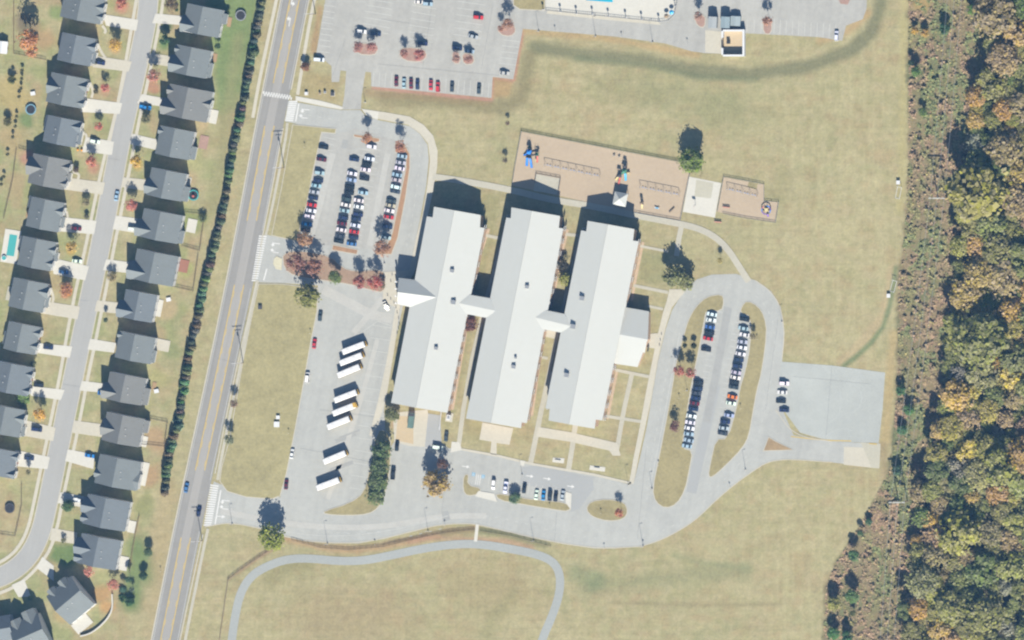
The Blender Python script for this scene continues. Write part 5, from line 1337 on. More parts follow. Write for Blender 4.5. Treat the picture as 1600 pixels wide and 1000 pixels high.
# school buses
def bus_proto():
    P = []
    b = MB(); loft(b, [(5.1, 1.2, 1.2, .6, 2.55), (-5.9, 1.2, 1.2, .6, 2.55)]); P.append(('body', b.mesh('bus_body', M['busyellow'])))
    b = MB(); loft(b, [(5.15, 1.22, 1.0, 2.55, 2.78), (4.9, 1.24, .95, 2.55, 3.0), (-5.75, 1.24, .95, 2.55, 3.0), (-5.95, 1.22, .95, 2.55, 2.85)]); P.append(('roof', b.mesh('bus_roof', M['buswhite'])))
    b = MB(); loft(b, [(5.85, .8, .7, .55, 1.25), (5.75, 1.05, .9, .5, 1.5), (5.1, 1.1, 1.0, .5, 1.65)]); P.append(('hood', b.mesh('bus_hood', M['busyellow'])))
    b = MB(); loft(b, [(5.32, 1.0, .98, 1.68, 2.5), (5.1, 1.08, 1.05, 1.68, 2.5)]); P.append(('windshield', b.mesh('bus_windshield', M['glass'])))
    b = MB(); b.box((5.92, 0, .6), (.16, 2.3, .25)); P.append(('bumper', b.mesh('bus_bumper', M['blackplastic'])))
    b = MB()
    for x in (-3.2, 1.2): b.box((x, 0, 3.02), (.8, .8, .12))
    P.append(('roof_hatch', b.mesh('bus_hatch', M['buswhite'])))
    b = MB(); b.box((0, 0, 0), (.62, .05, .6)); win = b.mesh('bus_window', M['glass'])
    b = MB(); b.tube((0, -.16, 0), (0, .16, 0), .48, n=10); wh = b.mesh('bus_wheel', M['blackplastic'])
    return P, win, wh
BP, BWIN, BWH = bus_proto()
NB = [(553, 543, 'topmost of the parked school buses, nearest the red trees'), (549, 560.5, 'second parked school bus from the top of its row'), (545.5, 579, 'third parked school bus from the top, above a gap'), (540.5, 618.5, 'fourth parked school bus, first of the middle three'), (538, 639, 'school bus showing a yellow nose among the middle three'), (529.5, 660, 'last of the middle three school buses, above empty stalls'), (523.5, 714, 'school bus standing alone between two empty stalls'), (513, 755.5, 'lowest of the parked school buses, by the curved verge')]
for i, (x, y, lab) in enumerate(NB):
    e = empty('school_bus', G(x, y, 3.0), RAD(21.5 + R.uniform(-1, 1))); e.location.z = .05
    tag(e, lab + ', white roof', 'bus', 'school buses in the bus lot')
    e.scale = (1.0, 1.16, 1.0)
    for nm, me in BP: link(nm, me, e)
    for s in (-1, 1):
        for j in range(11): link('window', BWIN, e, (-5.2 + j * .92, s * 1.21, 2.1))
    for x_ in (-3.6, 4.9):
        for s in (-1, 1): link('wheel', BWH, e, (x_, s * 1.02, .48))
    if i == 4:
        boxo('nose_roof', e, (5.0, 0, 3.03), (1.5, 1.9, .06), M['busyellow'])

# ------------------------------------------------------------------ fences, poles, play equipment and other fittings
def fence(name, label, cat, pts, h, m, step=3.0, rails=2, picket=0.0, group=None, solid=False):
    P = [Vector(W2(p)) for p in pts]
    e = empty(name, (P[0].x, P[0].y, 0)); tag(e, label, cat, group)
    done = 0.0
    pk = MB()
    for a, c in zip(P, P[1:]):
        L = (c - a).length; d = (c - a) / L; ang = math.atan2(d.y, d.x)
        n = max(1, round(L / step))
        for i in range(n):
            p = a + d * (L * i / n) - P[0]
            boxo('post', e, (p.x, p.y, h / 2), (.12, .12, h + .1), m, ang)
        q = (a + c) / 2 - P[0]
        for r in range(rails): boxo('rail', e, (q.x, q.y, h * (.25 + .7 * r / max(1, rails - 1))), (L, .07, .1), m, ang)
        if picket:
            k = int(L / picket)
            for i in range(k):
                p = a + d * (picket * (i + .5)) - P[0]; pk.box((p.x, p.y, h * .5), (picket * (.92 if solid else .16), .03, h * .96), ang)
    p = P[-1] - P[0]; boxo('post', e, (p.x, p.y, h / 2), (.12, .12, h + .1), m)
    if picket:
        o = pk.build('board' if solid else 'mesh_wire', m, e); o['kind'] = 'stuff'
    return e
fence('play_fence', 'dark wire fence round the large tan play yard', 'fence', [(800, 290), (805, 258), (815, 205), (960, 233), (1065, 253), (1078, 272), (1070, 310), (1063, 345), (990, 332)], 1.1, M['steel'], 3.0, 2, .7)
fence('play_fence', 'dark wire fence round the small tan play yard', 'fence', [(1121, 331), (1131, 276), (1170, 283), (1194, 288), (1194, 314), (1217, 316), (1212, 348), (1165, 341), (1130, 334)], 1.0, M['steel'], 3.0, 2, .7)
fence('court_fence', 'low wire fence round the pale pad inside the play yard', 'fence', [(836, 286), (838, 271), (876, 278), (872, 304)], 1.1, M['darksteel'], 2.5, 2, .3)
fence('rail_fence', 'brown split-rail fence beside the trail at its lower end', 'fence', [(343, 1004), (349, 962), (357, 906), (372, 894), (398, 876), (424, 859)], 1.3, M['fencewood'], 2.7, 3)
fence('rail_fence', 'brown split-rail fence between lower drive and trail, road half', 'fence', [(456, 844), (500, 856), (545, 860), (600, 855), (660, 840), (700, 832), (741, 828)], 1.3, M['fencewood'], 2.7, 3)
fence('rail_fence', 'brown split-rail fence between lower drive and trail, field half', 'fence', [(751, 830), (800, 838), (830, 846), (861, 854)], 1.3, M['fencewood'], 2.7, 3)
for lab, pts in (('wire fence of the rear garden with the red deck', [(310, 398), (302, 455), (270, 448)]), ('wire fence of the bare brown garden', [(228, 653), (262, 660), (257, 698), (222, 694)]), ('wire fence below the white-terraced house', [(290, 332), (320, 335), (312, 392), (284, 384)]),
                 ('dark fence behind the upper west houses', [(26, 234), (20, 282), (6, 342)]), ('dark fence round the pink flower bed garden', [(30, 232), (44, 236)]), ('dark fence of the corner garden by the bend', [(-6, 834), (24, 838), (34, 790), (34, 756)]), ('pale picket fence behind the vivid green lawn house', [(218, 806), (212, 834), (206, 868), (203, 894)]),
                 ('pale fence beside the topmost street houses', [(22, -5), (22, 84), (72, 94)])):
    fence('garden_fence', lab, 'fence', pts, 1.35, M['fencewood'] if 'pale' not in lab else M['wood'], 2.6, 2, .28, 'garden fences')
fence('pool_fence', 'pale post fence along the swimming pool deck', 'fence', [(853, 16), (900, 21), (960, 27), (1030, 34), (1044, 32), (1054, 22), (1058, 4), (1060, -30)], 1.2, M['steel'], 7.6, 2, 1.0)

def light_pole(x, y, h, lab, arm=True):
    p = G(x, y); e = empty('lamp_post', p); tag(e, lab, 'lamp post', 'lamp posts of the drives and lots')
    b = MB(); b.tube((0, 0, 0), (0, 0, h), .085, .05, 8); b.build('pole', M['steel'], e)
    b = MB(); b.tube((0, 0, 0), (0, 0, .7), .28, .28, 10); b.build('base', M['concrete'], e)
    b = MB(); b.tube((0, 0, h - .1), (.9, .15, h + .05), .05, .05, 6); b.build('arm', M['steel'], e)
    boxo('lamp_head', e, (1.15, .2, h + .02), (.55, .28, .12), M['steel'], .17)
for x, y, h, lab in ((1020, 66, 8, 'lamp post at the field edge below the pool deck corner'), (931, 57, 7, 'lamp post at the field edge below the pool fence'), (842, 49, 7, 'lamp post at the field edge by the pool lot corner'), (512, 850, 8, 'lamp post on the lower drive beside the round tree'), (669, 830, 8, 'lamp post on the lower drive at the fence bend'), (834, 845, 8, 'lamp post on the lower drive at the fence end'), (1005, 854, 8, 'lamp post on the lower drive opposite the round verge'),
                  (1165, 734, 7, 'lamp post at the foot of the field-side loop'), (363, 819, 7, 'lamp post by the lowest road crossing'), (1074, 610, 6.5, 'lamp post on the school-side loop verge'), (1222, 503, 6, 'lamp post on the outer edge of the car loop'), (982, 758, 7, 'lamp post at the corner of the front lawn'), (571, 160, 5, 'short lamp post at the staff lot driveway'), (601, 412, 6, 'lamp post by the entrance plaza'), (816, 742, 7, 'lamp post amid the visitor lot'), (1019, 764, 6, 'lamp post at the loop island tip')):
    light_pole(x, y, h, lab)

def sign(x, y, lab, w=.6, hgt=2.2, m=None, cat='sign'):
    e = empty('road_sign', G(x, y), R.uniform(-.3, .3)); tag(e, lab, cat, 'small signs along the drives')
    b = MB(); b.tube((0, 0, 0), (0, 0, hgt), .045); b.build('pole', M['steel'], e)
    boxo('plate', e, (0, -.05, hgt - .3), (w, .05, .6), m or M['white'])
for x, y, lab in ((868, 48, 'short sign by the pool lot corner'), (972, 58, 'short sign at the field edge below the pool deck'), (1075, 68, 'short sign before the concrete pad'), (587, 851, 'small sign on the verge of the lower drive'), (696, 821, 'small sign where the fence meets the lower drive'), (1141, 762, 'small sign on the outer edge of the lower loop'), (1030, 727, 'small sign on the loop verge near its tip'), (1062, 622, 'small sign on the loop verge below the red trees'), (1158, 638, 'small sign on the field-side loop verge'),
                  (477, 230, 'small sign on the lawn by the first staff car'), (452, 677, 'small sign at the bus lot kerb'), (486, 521, 'small sign at the bus lot kerb by the red car'), (252, 893, 'small sign near the road below the shrubs'), (1184, 530, 'small sign behind the white cars of the loop'), (940, 802, 'small sign on the round verge island'), (860, 793, 'small sign below the five-car visitor row'), (1006, 852, 'small sign at the lower drive lamp'), (945, 857, 'small sign at the foot of the lower drive')):
    sign(x, y, lab)
# bollards in front of the entrance
for i, (x, y) in enumerate(((613, 430), (611, 440), (606, 462), (611, 468), (616, 474), (619, 481), (621, 489), (623, 498), (624, 507), (623, 514), (621, 521), (1034, 523), (1032, 532), (1031, 540))):
    e = link('bollard', None, None, G(x, y)); tag(e, f'dark bollard, {ordw(i + 1)} from the top along the {"entrance plaza" if x < 800 else "annex plaza"}', 'bollard', 'bollards by the entrances')
    b = MB(); b.tube((0, 0, 0), (0, 0, 1.0), .16, .15, 8); b.build('post', M['darksteel'], e)
    b = MB(); b.tube((0, 0, 1.0), (0, 0, 1.1), .17, .08, 8); b.build('cap', M['steel'], e)

def utility_pole(x, y, h, lab, dbl=True):
    e = empty('utility_pole', G(x, y), RAD(4)); tag(e, lab, 'utility pole', 'utility poles along the main road')
    b = MB(); b.tube((0, 0, 0), (0, 0, h), .2, .13, 8); b.build('pole', M['fencewood'], e)
    for i, z in enumerate((h - .4, h - 1.7)): boxo('crossarm', e, (0, .17, z), (4.6 - i * 1.6, .16, .2), M['white'] if i == 0 else M['fencewood'])
    for s in (-2, -.9, .9, 2):
        b = MB(); b.tube((s, .17, h - .3), (s, .17, h + .05), .07); b.build('insulator', M['steel'], e)
    b = MB(); b.tube((-.35, 0, h - 3.4), (-.35, 0, h - 2.4), .3, n=8); b.build('transformer', M['steel'], e)
utility_pole(380, 567, 13, 'utility pole with pale crossarm beside the bus lot lawn')
utility_pole(444, 262, 13, 'utility pole by the lawn of the staff lot')
utility_pole(316, 845, 12, 'utility pole below the lowest road crossing')
utility_pole(493, 22, 12, 'utility pole near the picture top by the pool lot')

# power line: two H-frame towers and their wires
TW = []
for x, y, lab in ((1473, 309, 'grey H-frame pylon in the scrub level with the upper soccer goal'), (1411, 783, 'grey H-frame pylon in the scrub below the paved court')):
    p = G(x, y); e = empty('pylon', p); tag(e, lab, 'pylon', 'pylons of the power line')
    for s in (-2.1, 2.1):
        b = MB(); b.tube((s, 0, 0), (s, 0, 15.5), .26, .18, 8); b.build('leg', M['fencewood'], e)
    boxo('crossarm', e, (0, 0, 14.6), (7.6, .5, .45), mat('weathered_crossarm', (212, 214, 204), .8, FINE))
    b = MB(); b.tube((-2.1, 0, 9), (2.1, 0, 13.5), .1); b.build('brace', M['fencewood'], e)
    b = MB(); b.tube((2.1, .05, 9), (-2.1, .05, 13.5), .1); b.build('brace', M['fencewood'], e)
    for s in (-3.3, 0, 3.3):
        b = MB(); b.tube((s, 0, 14.4), (s, 0, 13.3), .12); b.build('insulator', M['steel'], e)
    TW.append(p)
ends = [Vector((TW[0].x + (1512 - 1473) * PX, 200, 0)), TW[0], TW[1], Vector((TW[1].x - 36 * PX, -220, 0))]
WM = plain('bare_wire', (.32, .33, .33), .4, .5, .3)
for s, nm in ((-3.3, 'nearest the field'), (0, 'in the middle'), (3.3, 'nearest the wood')):
    b = MB()
    for a, c in zip(ends, ends[1:]):
        L = (c - a).length; n = 14; prev = None
        for i in range(n + 1):
            t = i / n; q = a + (c - a) * t
            v = Vector((q.x + s, q.y, 13.3 - .0006 * L * L * .18 * 4 * t * (1 - t)))
            if prev is not None: b.tube(prev, v, .055, n=5)
            prev = v
    o = b.build('power_wire', WM); tag(o, f'power line wire {nm}, strung above the scrub', 'wire', 'wires of the power line')

# swing sets
def swings(x0, y0, x1, y1, bays, lab):
    a, c = Vector(W2((x0, y0))), Vector(W2((x1, y1)))
    e = empty('swing_set', (a.x, a.y, .05), math.atan2(c.y - a.y, c.x - a.x)); tag(e, lab, 'swing set', 'swing sets of the play yards')
    L = (c - a).length; h = 2.5
    b = MB(); b.tube((0, 0, h), (L, 0, h), .09, n=8); b.build('beam', M['steel'], e)
    for i in range(bays + 1):
        x = L * i / bays
        for s in (-1, 1):
            b = MB(); b.tube((x, 0, h), (x, s * 1.1, 0), .07, n=6); b.build('leg', M['steel'], e)
    for i in range(bays):
        for t in (.32, .68):
            x = L * (i + t) / bays
            st = boxo('seat', e, (x, 0, .5), (.62, .32, .09), M['blue'])
            for s in (-.25, .25):
                b = MB(); b.tube((x + s, 0, .52), (x + s, 0, h), .018, n=4); b.build('chain', M['steel'], e)
swings(852, 257, 938, 275, 7, 'longest swing set of seven bays by the blue slides')
swings(1001, 292, 1062, 304, 5, 'five-bay swing set near the play yard gate corner')
swings(1137, 295, 1184, 306, 4, 'four-bay swing set in the small play yard')

def deck_tower(e, x, y, z, w, m, roof=None):
    boxo('deck', e, (x, y, z), (w, w, .14), m)
    for i in (-1, 1):
        for j in (-1, 1): boxo('post', e, (x + i * w * .45, y + j * w * .45, (z + 1.9) / 2), (.12, .12, z + 1.9), M['darksteel'])
    for j in (-1, 1): boxo('guard_rail', e, (x, y + j * w * .46, z + .7), (w, .06, .6), M['darksteel'])
    if roof:
        b = MB(); b.box((x, y, z + 2.1), (w * 1.2, w * 1.2, .7), 0, 0, .15); b.build('canopy', roof, e)
def slide(e, a, c, m, w=.75):
    a, c = Vector(a), Vector(c); b = MB(); d = (c - a).to_2d().normalized(); s = Vector((-d.y, d.x)) * w / 2
    pts = [a, a + (c - a) * .45 + Vector((0, 0, -.15)), a + (c - a) * .85 + Vector((0, 0, -.1)), c]
    vs = []
    for p in pts: vs += [(p.x - s.x, p.y - s.y, p.z + .25), (p.x - s.x, p.y - s.y, p.z), (p.x + s.x, p.y + s.y, p.z), (p.x + s.x, p.y + s.y, p.z + .25)]
    fs = [(4 * i + j, 4 * i + j + 1, 4 * i + j + 5, 4 * i + j + 4) for i in range(3) for j in range(3)]
    b.add(vs, fs); b.build('slide', m, e)
e = empty('climbing_frame', G(828, 246) + Vector((0, 0, .05)), -.2); tag(e, 'climbing frame with bright blue slides in the play yard corner', 'playground')
deck_tower(e, 0, .6, 1.5, 1.9, M['darksteel']); deck_tower(e, -.3, 2.6, 1.2, 1.7, M['blue'], M['blue']); deck_tower(e, 3.2, 2.2, 1.3, 1.5, M['greenp']); deck_tower(e, -1.0, 5.0, 1.0, 1.2, M['greenp'])
boxo('bridge', e, (1.6, 1.6, 1.35), (2.2, .9, .1), M['darksteel'], .4)
slide(e, (-.8, -.3, 1.5), (-.6, -4.2, .25), M['blue'], 1.1); slide(e, (.5, -.3, 1.5), (1.9, -4.6, .25), M['blue'], 1.0); slide(e, (-1.2, 1.4, 1.4), (-3.0, .3, .3), M['blue'])
slide(e, (3.6, 1.6, 1.3), (3.9, -1.6, .25), M['redp']); boxo('panel', e, (3.8, 3.2, 1.7), (.9, .15, 1.0), M['yellowp']); boxo('climber', e, (3.2, -.6, .6), (.5, .9, 1.0), M['yellowp'], .3)
e = empty('climbing_frame', G(977, 270) + Vector((0, 0, .05)), -.2); tag(e, 'climbing frame with dark green decks above the white shelter', 'playground')
deck_tower(e, 0, .8, 1.3, 1.7, M['greenp'], M['greenp']); deck_tower(e, -.2, 3.2, 1.2, 1.3, M['darksteel'], M['darksteel']); deck_tower(e, -2.0, -1.6, 1.2, 1.5, M['darksteel'], M['darksteel'])
slide(e, (-2.4, -2.2, 1.2), (-3.6, -4.4, .25), M['yellowp'], 1.0); slide(e, (-1.6, -2.4, 1.2), (-1.9, -6.0, .25), M['redp']); boxo('bridge', e, (-.9, -.3, 1.2), (2.4, .8, .1), M['greenp'], .85)
boxo('climber', e, (1.6, .3, .7), (1.3, .4, 1.1), M['yellowp'], .5); slide(e, (.4, -.2, 1.2), (1.0, -3.6, .25), M['skyblue'], 1.0)
e = empty('climbing_frame', G(1198, 328) + Vector((0, 0, .05)), 0); tag(e, 'ring-shaped purple and blue climber in the small play yard', 'playground')
for i in range(9):
    a0, a1 = 2 * math.pi * i / 9, 2 * math.pi * (i + 1) / 9
    mm = [M['purplep'], M['blue'], M['darksteel'], M['redp'], M['blue'], M['purplep'], M['purplep'], M['darksteel'], M['blue']][i]
    b = MB(); b.tube((2.1 * math.cos(a0), 2.1 * math.sin(a0), 1.3), (2.1 * math.cos(a1), 2.1 * math.sin(a1), 1.3), .22, n=6); b.build('ring_bar', mm, e)
    b = MB(); b.tube((2.1 * math.cos(a0), 2.1 * math.sin(a0), 0), (2.1 * math.cos(a0), 2.1 * math.sin(a0), 1.3), .1, n=6); b.build('post', M['darksteel'], e)
boxo('deck', e, (0, 0, .9), (1.6, 1.6, .1), M['yellowp']); slide(e, (.4, -1.4, 1.0), (.8, -3.2, .2), M['purplep'])
e = empty('play_tower', G(1004, 320) + Vector((0, 0, .05)), 0); tag(e, 'small orange and brown play panel in the lower play yard', 'play tower')
deck_tower(e, 0, .8, 1.0, 1.1, M['fencewood'], M['fencewood']); slide(e, (0, .2, 1.0), (-.2, -2.0, .2), M['yellowp'])
e = empty('spring_rocker', G(1027, 325)); tag(e, 'pale blue rocking board in the lower play yard', 'rocker'); boxo('board', e, (0, 0, .7), (2.2, .5, .1), M['skyblue'], -.2); boxo('seat', e, (-.9, .2, .8), (.4, .4, .2), M['white']); boxo('seat', e, (.9, -.2, .8), (.4, .4, .2), M['white']); boxo('spring', e, (0, 0, .35), (.3, .3, .7), M['darksteel'])
e = empty('balance_beam', G(1050, 328), .75); tag(e, 'dark stepping beam lying slanted in the lower play yard', 'beam')
for i in range(4): boxo('step', e, (-1.3 + i * .85, 0, .3), (.5, .5, .6), M['darksteel'])
boxo('beam', e, (0, 0, .65), (3.2, .22, .12), M['fencewood'])
for x, y, lab in ((1135, 324, 'faded red seesaw in the small play yard'), (1122, 347, 'faded red bench just outside the small play yard')):
    e = empty('play_bench', G(x, y), -.1); tag(e, lab, 'bench'); boxo('seat', e, (0, 0, .5), (3.4, .5, .1), mat('faded_red', (214, 160, 140), .8, FINE)); boxo('leg', e, (-1.4, 0, .25), (.1, .45, .5), M['steel']); boxo('leg', e, (1.4, 0, .25), (.1, .45, .5), M['steel']); boxo('backrest', e, (0, .25, .85), (3.4, .08, .35), mat('faded_red_back', (208, 150, 132), .8, FINE))
for x, y, lab in ((960, 243, 'small grey spring animal near the upper play fence'), (968, 245, 'second small grey spring animal near the upper play fence')):
    e = empty('spring_rider', G(x, y), .3); tag(e, lab, 'spring rider'); boxo('body', e, (0, 0, .7), (1.1, .3, .45), M['steel']); boxo('spring', e, (0, 0, .25), (.25, .25, .5), M['darksteel']); boxo('handle', e, (.3, 0, 1.05), (.08, .5, .08), M['darksteel'])
for x, y, lab in ((1087, 320, 'basketball hoop on the lower half of the white court'), (1097, 272, 'dark stand at the top edge of the white court')):
    e = empty('basketball_hoop', G(x, y), -.2); tag(e, lab, 'hoop')
    b = MB(); b.tube((0, 0, 0), (0, 0, 3.2), .09); b.tube((0, 0, 3.2), (0, -.9, 3.2), .06); b.build('pole', M['darksteel'], e)
    boxo('backboard', e, (0, -.9, 3.2), (1.6, .06, 1.0), M['white'] if y > 300 else M['darksteel'])
    b = MB()
    for i in range(8):
        a0, a1 = math.pi * i / 4, math.pi * (i + 1) / 4
        b.tube((.24 * math.cos(a0), -1.2 + .24 * math.sin(a0), 2.95), (.24 * math.cos(a1), -1.2 + .24 * math.sin(a1), 2.95), .02, n=4)
    b.build('rim', M['redp'], e)
# square white shelter
e = empty('shelter', G(969, 311, 3.2), -.19); e.location.z = 0; tag(e, 'small square white-roofed shelter in the play yard', 'shelter')
for nm, q in (('roof_panel', [(-1, -1), (1, -1)]), ('roof_panel', [(1, -1), (1, 1)]), ('roof_panel', [(1, 1), (-1, 1)]), ('roof_panel', [(-1, 1), (-1, -1)])):
    b = MB(); s = 3.15
    vs = [(q[0][0] * s, q[0][1] * s, 3.1), (q[1][0] * s, q[1][1] * s, 3.1), (0, 0, 4.9)]
    b.add(vs + [(v[0], v[1], v[2] - .12) for v in vs], [(0, 1, 2), (5, 4, 3), (0, 3, 4, 1), (1, 4, 5, 2), (2, 5, 3, 0)]); b.build(nm, M['metalroof'], e)
for i in (-1, 1):
    for j in (-1, 1): boxo('post', e, (i * 2.7, j * 2.7, 1.5), (.18, .18, 3.1), M['steel'])

# swimming pool at the top edge, its deck and shade posts
slab('pool_deck', [(853, -60), (853, 15), (900, 20), (960, 26), (1030, 33), (1043, 31), (1053, 21), (1057, 3), (1060, -60)], 0.10, M['white_concrete'])
slab('pool_walk', [(856, 16), (900, 21), (960, 27), (1030, 34), (1032, 39), (960, 32), (900, 26), (854, 21)], 0.075, M['concrete'])
e = empty('swimming_pool', G(925, -8)); tag(e, 'bright blue swimming pool cut by the upper picture edge', 'pool')
pl = [(916, 1.2), (958, 4.2), (958, -50), (900, -50)]
c = G(925, -8); b = MB(); b.prism([(W2(p)[0] - c.x, W2(p)[1] - c.y) for p in pl], .0, .125); b.build('water', M['poolwater'], e)
b = MB(); q = [Vector(W2(p)) - c.to_2d() for p in (pl + [pl[0]])]; ribbon_mb(b, q, .5, .16, .05); b.build('coping', M['white_concrete'], e)
for i, (x, y) in enumerate(((876, 18), (901, 21), (926, 22), (951, 25), (978, 27), (1003, 30), (1030, 33), (1055, 9), (849, 15))):
    e = empty('shade_post', G(x, y), 0); tag(e, f'dark shade post on the pool edge, {ordw(i + 1)} counted from the road side' if i < 7 else ('dark shade post at the far corner of the pool deck' if i == 7 else 'dark shade post beside the grass square'), 'post', 'posts along the pool deck')
    b = MB(); b.tube((0, 0, 0), (0, 0, 3.0), .16, .14, 8); b.build('pole', M['darksteel'], e)
    boxo('panel', e, (.1, 0, 2.5), (1.0, .12, 1.0), M['white']); boxo('base', e, (0, 0, .1), (.9, .5, .3), M['white'])
for x, y, m, lab in ((1049, 19, 'skyblue', 'small bright blue parasol on the pool deck corner'), (1041, 25, 'fencewood', 'small brown parasol on the pool deck corner')):
    e = empty('parasol', G(x, y, 2.3)); e.location.z = .1; tag(e, lab, 'parasol')
    b = MB(); b.tube((0, 0, 2.0), (0, 0, 2.6), 1.15, .05, 8); b.build('canopy', M[m], e); b = MB(); b.tube((0, 0, 0), (0, 0, 2.1), .04); b.build('pole', M['steel'], e); b = MB(); b.tube((0, 0, 0), (0, 0, .12), .3, .28, 10); b.build('base', M['concrete'], e)
# trash enclosure and the grey sheds above it
e = empty('trash_enclosure', G(1147, 67), 0); tag(e, 'white-walled square trash enclosure open to the sky', 'enclosure')
for nm, c_, d_ in (('wall', (5.0, 0, 1.5), (.9, 12.6, 3.0)), ('wall', (0, -5.9, 1.5), (9.2, .9, 3.0)), ('wall', (0, 5.8, 1.5), (9.2, .9, 3.0)), ('wall', (-4.9, -4.0, 1.5), (.8, 3.2, 3.0)), ('wall', (-4.9, 4.0, 1.5), (.8, 3.2, 3.0))):
    boxo(nm, e, c_, d_, M['white'])
boxo('floor_slab', e, (0, 0, .08), (9.4, 11.2, .16), mat('stained_slab', (226, 204, 168), .9, FINE))
boxo('gate', e, (-4.9, 1.2, 1.2), (.12, 2.2, 2.2), M['fencewood']); boxo('gate', e, (-4.9, -1.2, 1.2), (.12, 2.2, 2.2), M['fencewood'])
e = empty('trash_bin', G(1139, 66)); tag(e, 'small dark trash bin inside the white enclosure', 'bin'); boxo('body', e, (0, 0, .85), (1.5, 1.4, 1.4), M['dumpster']); boxo('lid', e, (0, 0, 1.6), (1.6, 1.5, .12), M['blackplastic'])
for x, y, w, d, h, rgb, lab in ((1113, 35, 4.0, 5.4, 3.6, (184, 190, 190), 'grey shed nearest the sparse tree'), (1133, 35, 4.2, 5.4, 3.6, (160, 178, 184), 'blue-grey shed, middle of three'), (1149, 33, 4.6, 4.6, 2.4, (176, 190, 192), 'low ribbed grey shed above the enclosure')):
    e = empty('shed', G(x, y, h), -.05); e.location.z = 0; tag(e, lab, 'shed', 'grey sheds by the trash enclosure')
    mm = mat('shed_metal', rgb, .6, ((.3, .03), ((3.0, .05), .1)))
    boxo('wall', e, (0, 0, h / 2 - .1), (w - .2, d - .2, h - .2), mm)
    for s in (-1, 1):
        b = MB(); b.add([(0, -d / 2, h + .3), (0, d / 2, h + .3), (s * w / 2, d / 2, h - .1), (s * w / 2, -d / 2, h - .1), (0, -d / 2, h + .2), (0, d / 2, h + .2), (s * w / 2, d / 2, h - .2), (s * w / 2, -d / 2, h - .2)], [(0, 1, 2, 3), (7, 6, 5, 4), (0, 4, 5, 1), (1, 5, 6, 2), (2, 6, 7, 3), (3, 7, 4, 0)]); b.build('roof', mm, e)
    boxo('door', e, (0, -d / 2 + .08, 1.0), (1.6, .08, 2.0), M['darksteel'])

# things by the school
e = empty('dumpster', G(643.5, 657), -.12); tag(e, 'long grey-green dumpster by the loading dock', 'dumpster')
b = MB(); b.box((0, 0, 1.1), (2.4, 6.6, 1.9), 0, 0, 1.08); b.build('body', M['dumpster'], e); boxo('lid', e, (0, -.6, 2.1), (2.5, 5.4, .1), M['dumpster']); boxo('lid', e, (0, 2.7, 2.13), (2.5, 1.0, .1), M['darksteel'])
for s in (-2.4, 2.4): boxo('wheel', e, (0, s, .1), (2.2, .3, .3), M['blackplastic'])
e = empty('generator', G(702, 652), -.15); tag(e, 'white generator box fenced in beside the service court', 'generator'); boxo('housing', e, (0, 0, .9), (1.7, 2.4, 1.7), M['white']); boxo('grille', e, (0, 0, 1.78), (1.1, 1.4, .08), M['steel']); boxo('base', e, (0, 0, .06), (3.4, 4.2, .2), M['concrete'])
e = empty('barrier', G(689, 655), -.1); tag(e, 'white and dark railing along the service ramp', 'railing')
for i in range(6): boxo('post', e, (0, -5.0 + i * 2.0, .6), (.12, .12, 1.2), M['darksteel'])
boxo('rail', e, (0, 0, 1.2), (.25, 10.2, .1), M['white']); boxo('rail', e, (0, 0, .65), (.1, 10.2, .1), M['white'])
for x, y, s, m, lab in ((435, 652, 1.6, 'white', 'smaller of two white utility boxes on the bus lot lawn'), (433, 663, 2.4, 'white', 'larger of two white utility boxes on the bus lot lawn'), (407, 480, 1.7, 'darksteel', 'dark utility box on the upper bus lot lawn'), (479, 146, 1.3, 'white', 'white utility box on the grass by the school entrance drive'), (520, 147, 1.5, 'darksteel', 'flat dark box on the grass near the entrance drive'), (508, 144, .9, 'steel', 'small grey box near the entrance drive'), (500, 146, .8, 'fencewood', 'small brown box near the entrance drive')):
    e = empty('utility_box', G(x, y)); tag(e, lab, 'utility box', 'utility boxes on the verges'); boxo('cabinet', e, (0, 0, .5), (s, s, .9), M[m]); boxo('lid', e, (0, 0, .99), (s * 1.06, s * 1.06, .08), M[m]); boxo('base', e, (0, 0, .04), (s * 1.4, s * 1.4, .12), M['concrete'])
for x, y, a, lab in ((1404, 301, -14, 'white soccer goal frame lower of the white board by the scrub'), (1396, 447, -18, 'white soccer goal frame at the head of the green ditch')):
    e = empty('soccer_goal', G(x, y), RAD(a + 3)); tag(e, lab, 'goal', 'soccer goals by the scrub')
    for s in (-1, 1):
        boxo('side_bar', e, (s * .95, 0, .12), (.16, 5.6, .16), M['white']); boxo('post', e, (s * .95, 2.7, .9), (.14, .14, 1.8), M['white'])
    boxo('crossbar', e, (0, 2.7, 1.85), (2.1, .16, .16), M['white']); boxo('rear_bar', e, (0, -2.7, .12), (2.1, .16, .16), M['white'])
for x, y, lab in ((1404, 285, 'small white board standing at the upper soccer goal'), (1389, 462, 'small white board standing at the lower soccer goal')):
    e = empty('board', G(x, y)); tag(e, lab, 'board'); b = MB(); b.box((0, 0, 1.1), (1.7, 1.8, .12)); b.build('panel', M['white'], e)
    for s in (-.7, .7): boxo('leg', e, (s, 0, .5), (.1, .1, 1.1), M['darksteel'])
for x, y, lab in ((872, 719.5, 'pale bench on the front lawn, nearer the visitor lot'), (933, 731.5, 'pale bench on the front lawn, nearer the car loop')):
    e = empty('bench', G(x, y) + Vector((0, 0, .1)), -.12); tag(e, lab, 'bench', 'benches on the front lawn'); boxo('seat', e, (0, 0, .45), (2.6, .5, .1), M['white_concrete']); boxo('leg', e, (-1, 0, .2), (.2, .45, .42), M['concrete']); boxo('leg', e, (1, 0, .2), (.2, .45, .42), M['concrete'])
e = empty('canopy', G(891, 409, 2.6)); e.location.z = 0

